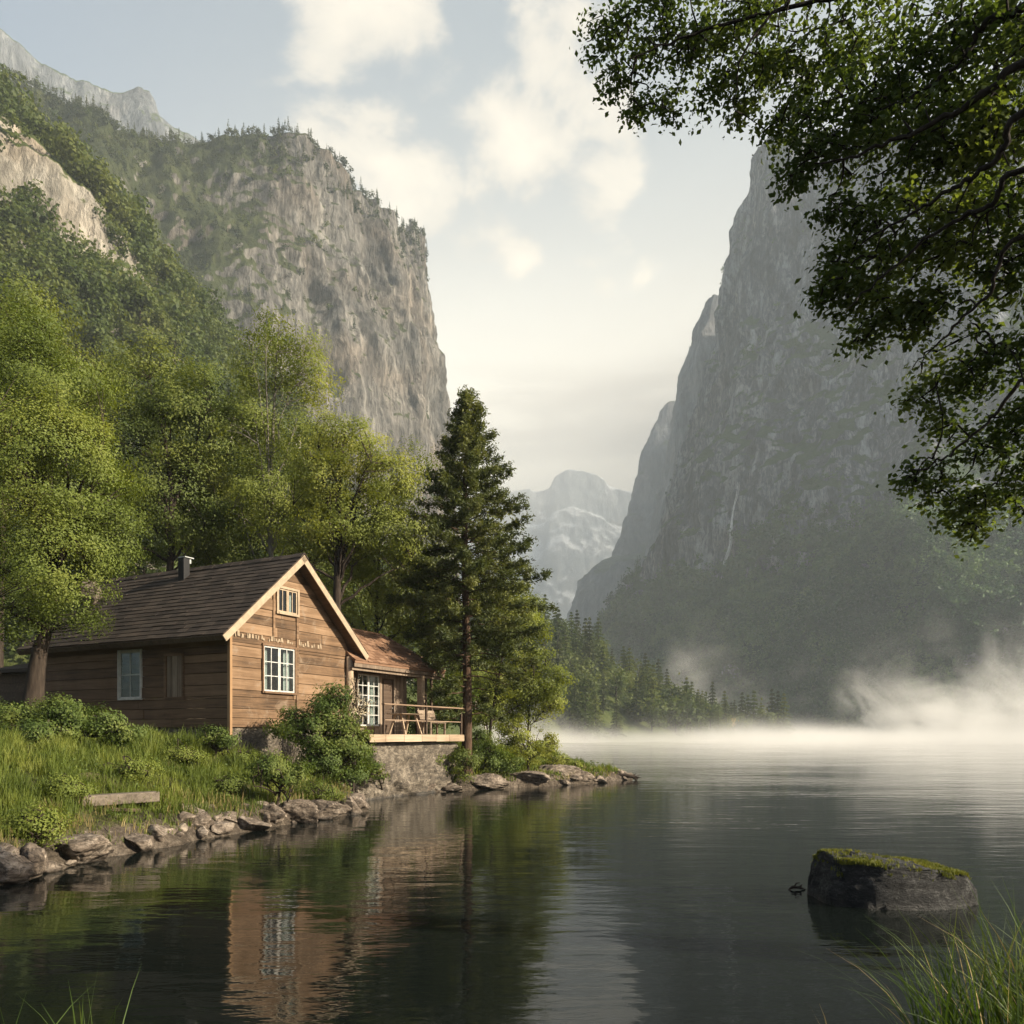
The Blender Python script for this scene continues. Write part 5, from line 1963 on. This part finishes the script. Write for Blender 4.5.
def bank_bush(label, px, py, w, h, seed, D=None):
    for D in np.arange(10.5, 24.0, .05):
        q = at(px, py, D)
        if q[2] <= float(ground_z(q[0], q[1])[0]):
            break
    shrub(label, px, D, [lob(px, py - h * .5, D, w, h * .6), lob(px + w * .6, py - h * .35, D + .2, w * .6, h * .45), lob(px - w * .65, py - h * .3, D, w * .55, h * .4)], M['leaf_sun'], seed, n_cl=int(20 + w * 1.6), leaf_n=80, leaf=.042, cl_r=.17)


bank_bush('low leafy bush in the grass above the grooved shore rock at the left edge', 34, 842, 30, 34, 221)
bank_bush('low bush in the grass beside the left end of the timber beam', 64, 800, 22, 22, 222)
bank_bush('low bush in the grass behind the timber beam', 128, 780, 24, 20, 223)
bank_bush('low mound of leaves in the grass below the boarded window', 180, 765, 24, 18, 224)
bank_bush('bushy mound above the small round cobble', 222, 795, 22, 20, 225)
bank_bush('small leafy mound below the cabin corner', 240, 765, 18, 15, 226)
bank_bush('leafy mound hanging over the broad mottled boulder', 318, 800, 20, 18, 227)


# ------------------------------------------------------------------ grass
def blades(C, H, Wd, lean, rng, curve=.5):
    """two-step tapering blades"""
    n = len(C)
    ph = rng.uniform(0, 2 * np.pi, n)
    d = np.stack([np.cos(ph), np.sin(ph), 0 * ph], -1) * rng.uniform(.05, .8, (n, 1)) + lean
    side = unit(np.cross(d, np.array((0, 0, 1.0))) + rng.normal(size=(n, 3)) * (.3, .3, 0)) * Wd[:, None] * .5
    H = H[:, None]
    up = np.array((0, 0, 1.0))
    p1 = C + up * H * .55 + d * H * .22
    p2 = C + up * H * (.98 - .22 * curve * np.linalg.norm(d, axis=1, keepdims=True)) + d * H * (.45 + curve * .4)
    V = np.stack([C - side, C + side, p1 - side * .8, p1 + side * .8, p2 - side * .12, p2 + side * .12], 1).reshape(-1, 3)
    i = (np.arange(n) * 6)[:, None, None]
    q = np.array([[0, 1, 3, 2], [2, 3, 5, 4]])[None]
    return V, (i + q).reshape(-1, 4)


def build_grass():
    r = np.random.default_rng(31)
    n = 620000
    Y = 9 + 29 * r.uniform(0, 1, n) ** 1.25
    X = (np.where(r.uniform(0, 1, n) < .62, r.uniform(-60, 640, n), r.uniform(-520, -60, n)) - 512) / F * Y
    d = shore_dist(X, Y)
    cx, cyy = to_cab(X, Y)
    free = ~((cx > -.1) & (cx < 10.3) & (cyy > -.1) & (cyy < 12.5)) & ~((cx > 3.6) & (cx < 9.7) & (cyy > -1.5) & (cyy < .2))
    p = np.stack([X, Y, 0 * X], -1)
    patch = fbm(p * .55, 3, 61)
    keep = free & (d > .16 + .4 * patch) & (r.uniform(0, 1, n) < np.clip(.55 + 1.0 * patch + .25 * sstep(d, .5, 1.6), .10, 1)) & (cyy < 3 + cx * 0)
    keep |= free & (d > .4) & (X > -4) & (Y > 27) & (r.uniform(0, 1, n) < .5)
    X, Y, d, patch = X[keep][:230000], Y[keep][:230000], d[keep][:230000], patch[keep][:230000]
    Z = ground_z(X, Y)
    m = len(X)
    q = np.stack([X, Y, 0 * X], -1)
    clump = fbm(q * 1.7, 3, 63)
    H = r.uniform(.12, .32, m) * (1 + .9 * np.clip(patch, -.4, .6)) * (0.65 + .35 * sstep(d, .3, 1.4)) * np.clip(1 + 2.8 * clump, .30, 2.5)
    Wd = r.uniform(.010, .020, m) * (Y / 15)
    V, Fq = blades(np.stack([X, Y, Z - .03], -1), H, Wd, np.array((.10, -.06, 0)), r)
    stuff('grass', 'long green grass covering the bank below the cabin', V, Fq, M['grass'])
    # broad-leaved weeds in patches
    n = 60000
    Y = 9.5 + 27 * r.uniform(0, 1, n) ** 1.2
    X = (r.uniform(-60, 640, n) - 512) / F * Y
    d = shore_dist(X, Y)
    cx, cyy = to_cab(X, Y)
    q = np.stack([X, Y, 0 * X], -1)
    ok = (d > .25) & (fbm(q * 1.2, 3, 71) > .08) & ~((cx > -.1) & (cx < 10.3) & (cyy > -.1))
    X, Y = X[ok][:22000], Y[ok][:22000]
    m = len(X)
    hh = np.abs(r.normal(size=m)) * .16 + .05
    V, Fq = leaf_cards(np.stack([X, Y, ground_z(X, Y) + hh], -1), r.uniform(.03, .075, m) * Y / 16, r, .6, np.array((.1, -.1, .9)))
    stuff('weeds', 'low broad leaved weeds among the grass', V, Fq, M['leaf_shrub'])
    # dry pale stalks near the water
    n = 60000
    Y = 9 + 27 * r.uniform(0, 1, n) ** 1.2
    X = (r.uniform(-60, 640, n) - 512) / F * Y
    d = shore_dist(X, Y)
    p = np.stack([X, Y, 0 * X], -1)
    keep = (d > .15) & (d < 1.25) & (fbm(p * 1.1, 3, 66) > -.02)
    X, Y = X[keep][:9000], Y[keep][:9000]
    m = len(X)
    V, Fq = blades(np.stack([X, Y, ground_z(X, Y) - .03], -1), r.uniform(.12, .34, m), r.uniform(.008, .014, m) * Y / 15, np.array((.15, -.1, 0)), r)
    stuff('dry_grass', 'dry pale grass fringing the shore rocks', V, Fq, M['straw'])


build_grass()

# ------------------------------------------------------------------ shore rocks
# (px, waterline y, width px, height px, label, seed, layered)
ROCKS = [
    (4, 884, 34, 44, 'square-cut pale brown stone block at the left edge of the shore', 1, 0),
    (26, 878, 26, 44, 'upright pale stone block beside the cut stone at the left edge', 2, 0),
    (66, 866, 78, 44, 'long slanting rock with diagonal grooves right of the two cut blocks', 3, 4),
    (108, 850, 44, 36, 'pale rounded boulder next to the grooved slanting rock', 4, 0),
    (98, 842, 40, 40, 'tall pale rock standing behind the rounded boulder', 5, 0),
    (146, 845, 66, 34, 'smooth brown flat boulder below the squared timber', 6, 2),
    (186, 838, 48, 46, 'dark cleft rock in the middle of the stony bank', 7, 3),
    (219, 836, 25, 21, 'small round pale cobble standing alone at the waterline', 8, 0),
    (247, 832, 36, 22, 'dark flat stone right of the small round cobble', 9, 0),
    (231, 824, 26, 26, 'brown stone wedged above the small round cobble', 10, 0),
    (264, 827, 46, 36, 'rough tan boulder below the tangled bush', 11, 2),
    (292, 824, 48, 30, 'pale smooth boulder sloping to the water below the large bush', 12, 0),
    (322, 820, 48, 27, 'broad mottled boulder near the end of the grassy bank', 13, 2),
    (346, 815, 26, 26, 'last mottled boulder at the corner of the grassy bank', 14, 0),
    (205, 822, 34, 36, 'mossy rock behind the dark cleft rock', 15, 0),
    (378, 794, 24, 14, 'small broken stone under the bush at the start of the stone wall', 16, 0),
    (398, 793, 30, 18, 'broken stone at the foot of the stone wall below the deck', 17, 0),
    (424, 793, 26, 14, 'low stone at the waterline below the middle of the deck', 18, 0),
    (450, 792, 30, 12, 'dark low stone below the pine', 19, 0),
    (486, 790, 56, 20, 'layered ledge at the waterline below the bush by the pine', 20, 4),
    (522, 787, 50, 26, 'pale cracked ledge with vertical streaks below the bright bush', 21, 4),
    (562, 784, 62, 26, 'broad brown ledge of the point', 22, 3),
    (600, 780, 64, 19, 'flat brown ledge at the outer end of the point', 23, 4),
]
for (px, wy, w, h, lab, sd, ly) in ROCKS:
    p = on_water(px, wy)
    k = p[1] / F
    hh = h * k
    sx, sz = w * k * .54, hh * .45
    rock('shore_rock', lab, 'rock', p + (0, sx * .45, hh * .30), (sx, max(sx * .7, .28), sz), random.Random(sd).uniform(-.35, .35), 500 + sd, M['stone'],
         'rocks along the shore', sub=5 if w > 40 else 4, cuts=14 if sd > 2 else 7, rough=.30, layered=ly)
r = random.Random(3)
npts = SHORE[2:23]
k = 0
for _ in range(230):
    i = r.randrange(len(npts) - 1)
    t = r.random()
    q = npts[i] * (1 - t) + npts[i + 1] * t + np.array((r.uniform(-.75, .10), r.uniform(-.1, .5)))
    s = r.uniform(.05, .15) if r.random() < .6 else r.uniform(.15, .34)
    rock('shore_cobble', 'small grey-brown stone lying among the larger rocks along the shore', 'stone', (q[0], q[1], float(ground_z(*q)[0]) * .6 + s * .3), (s, s * r.uniform(.6, 1), s * r.uniform(.4, .75)), r.uniform(0, 3), 700 + k, M['stone'],
         'small stones along the shore', sub=4 if s > .15 else 3, cuts=11, rough=.28)
    k += 1


def build_log():
    def on_ground(px, py):
        for D in np.arange(10.0, 24.0, .05):
            q = at(px, py, D)
            if q[2] <= float(ground_z(q[0], q[1])[0]):
                return q
        return q
    a, b_ = on_ground(44, 803), on_ground(156, 808)
    a[2] = b_[2] = max(a[2], b_[2]) - .02
    peg = [on_ground(112, 812) + (0, 0, .05), on_ground(140, 813) + (0, 0, .05)]
    root = thing('timber_beam', 'weathered squared timber beam lying on the stony bank', 'beam', (a + b_) / 2, 0)
    m = MB()
    c = (a + b_) / 2
    m.bar(a - c + (0, 0, .01), b_ - c + (0, 0, .01), .28, .20)
    o = m.build('beam', wood_mat('weathered_timber', (.05, .04, .03), (.14, .115, .09), (.28, .235, .19), 'x', .8, .9, .9), root, .02)
    m = MB()
    m.bar(peg[0] - c, peg[1] - c, .07, .06)
    m.build('peg', M['wood_dark'], root)


build_log()

# mossy boulder in the lake
def build_boulder():
    p = on_water(909, 908)
    r = np.random.default_rng(12)
    V, Fq = ICO[5]
    V = np.sign(V) * np.abs(V) ** .42 * np.array((.96, .62, .62))
    cuts = [((-.96, .05, .26), .86), ((.06, -.06, 1), .50), ((.16, 0, .98), .47), ((.80, -.1, .58), .82), ((.62, -.05, .78), .74), ((.55, -.75, .25), .78), ((-.35, -.92, .10), .62), ((.1, -.93, .35), .60), ((-.6, -.6, .5), .84)]
    for n_, d_ in cuts:
        n_ = unit(np.array(n_))
        V = V - np.maximum(V @ n_ - d_, 0)[:, None] * n_
    for _ in range(9):
        n_ = unit(r.normal(size=3) * (1, 1, .5) + (0, -.8, 0))
        d_ = np.quantile(V @ n_, r.uniform(.90, .97))
        V = V - np.maximum(V @ n_ - d_, 0)[:, None] * n_
    ds = .055 * fbm(V * 3.1, 4, 31, .55) + .03 * fbm(V * 5, 4, 32, .6, True)
    gr = np.abs(fbm(V * (1.6, 1.6, 1.1) + 4, 3, 35))
    ds -= .05 * sstep(gr, .05, 0)
    V = V + unit(V) * ds[:, None]
    o = mesh_np('boulder', V, Fq, M['stone_dark_shaded'], smooth=True)
    o.location = [float(v) for v in p + (0, .45, 0.0)]
    tag(o, 'large dark boulder with a mossy top standing in the lake', 'boulder')
    r = np.random.default_rng(4)
    T = V[Fq].mean(1)
    n = unit(np.cross(V[Fq[:, 1]] - V[Fq[:, 0]], V[Fq[:, 2]] - V[Fq[:, 0]]))
    ok = np.where((n[:, 2] > .70) & (T[:, 2] > .30) & (T[:, 0] > -.80) & (T[:, 0] < .78))[0]
    i = r.choice(ok, 14000)
    C = T[i] + r.normal(size=(14000, 3)) * (.012, .012, .003)
    ed = fbm(C * 3, 3, 8)
    C = C[(ed > -.24 - .1 * (C[:, 1] > -.1)) | (r.uniform(0, 1, len(C)) < .10)]
    A = Arr()
    m = len(C)
    A.add(*blades(C - (0, 0, .01), r.uniform(.018, .055, m), r.uniform(.006, .011, m), np.array((.05, 0, 0)), r))
    mesh_np('moss', *A.get(), M['moss'], o)
    # twig in the water left of it
    b = MB()
    q = on_water(797, 890)
    b.tube([(-.13, 0, -.02), (-.05, .02, .035), (.04, 0, .03), (.14, .03, -.01)], [.008, .02, .018, .006], 6)
    b.tube([(-.03, .02, .03), (-.01, .0, .085), (.03, -.02, .10)], [.012, .010, .004], 6)
    b.tube([(.03, 0, .03), (.07, .01, .07)], [.014, .006], 6)
    t = b.build('twig', M['bark'], None, smooth=True)
    t.location = [float(v) for v in q]
    tag(t, 'short dark twig poking from the water just left of the mossy boulder', 'twig')
    b = MB()
    q = on_water(628, 780)
    b.tube([(-.9, .1, .12), (-.3, 0, .22), (.2, 0, .16), (.45, -.05, .05)], [.05, .09, .08, .03], 8)
    for (x, y, z) in ((.55, .1, .2), (.6, -.1, .1), (.5, -.15, -.1), (.4, .1, .3)):
        b.tube([(.15, 0, .16), (x, y, z)], [.05, .015], 6)
    t = b.build('driftwood', M['bark'], None, smooth=True)
    t.location = [float(v) for v in q]
    tag(t, 'dark driftwood root at the tip of the rocky point', 'driftwood')


build_boulder()


# ------------------------------------------------------------------ grass at the viewpoint
def tuft(label, base, n, h, spread, lean, seed, width=.009, dry=0.06):
    r = np.random.default_rng(seed)
    root = thing('grass_tuft', label, 'grass tuft', base, 0)
    A, Dd = Arr(), Arr()
    for k in range(n):
        ph = r.uniform(0, 6.283)
        rr = spread * math.sqrt(r.random())
        b = np.array((rr * math.cos(ph), rr * math.sin(ph) * .7, -.05))
        hh = h * r.uniform(.55, 1.1)
        d = np.array((r.normal() * .28, r.normal() * .22, 0)) + np.array(lean) * r.uniform(.3, 1.5)
        t = np.linspace(0, 1, 7)[:, None]
        P = b + d * hh * (t ** 2.0) * .95 + np.array((0, 0, 1)) * hh * (t - .28 * np.linalg.norm(d) * t ** 3)
        s = unit(np.cross(d, (0, 0, 1)) + r.normal(size=3) * (.6, .6, 0)) * width * r.uniform(.6, 1.3) * .5
        w = (1 - t ** 2.2) * .95 + .05
        V = np.stack([P - s * w, P + s * w], 1).reshape(-1, 3)
        i = np.arange(6)[:, None] * 2
        Fq = np.concatenate([i, i + 1, i + 3, i + 2], 1)
        (Dd if r.random() < dry else A).add(V, Fq)
    if A.n:
        mesh_np('blades', *A.get(), M['grass_near'], root)
    if Dd.n:
        mesh_np('dry_blades', *Dd.get(), M['straw'], root)


tuft('big tuft of long arching green grass in the bottom right corner', (2.30, 3.75, .32), 300, .88, .40, (-.30, 0, 0), 1, .010)
tuft('smaller fan of long grass at the right edge beside the big corner tuft', (2.62, 3.95, .32), 150, .98, .25, (-.10, 0, 0), 2, .010)
tuft('small sparse tuft of green blades at the bottom edge, left of its twin', (-2.12, 3.35, .26), 16, .74, .10, (.12, 0, 0), 3, .011, 0)
tuft('small sparse tuft with taller curved blades at the bottom edge, right of its twin', (-1.74, 3.35, .26), 18, .80, .09, (.04, 0, 0), 4, .011, 0)
tuft('single bent orange dry blade at the bottom edge left of the corner grass', (1.46, 3.6, .30), 6, .66, .05, (-.40, 0, 0), 5, .011, 1.0)
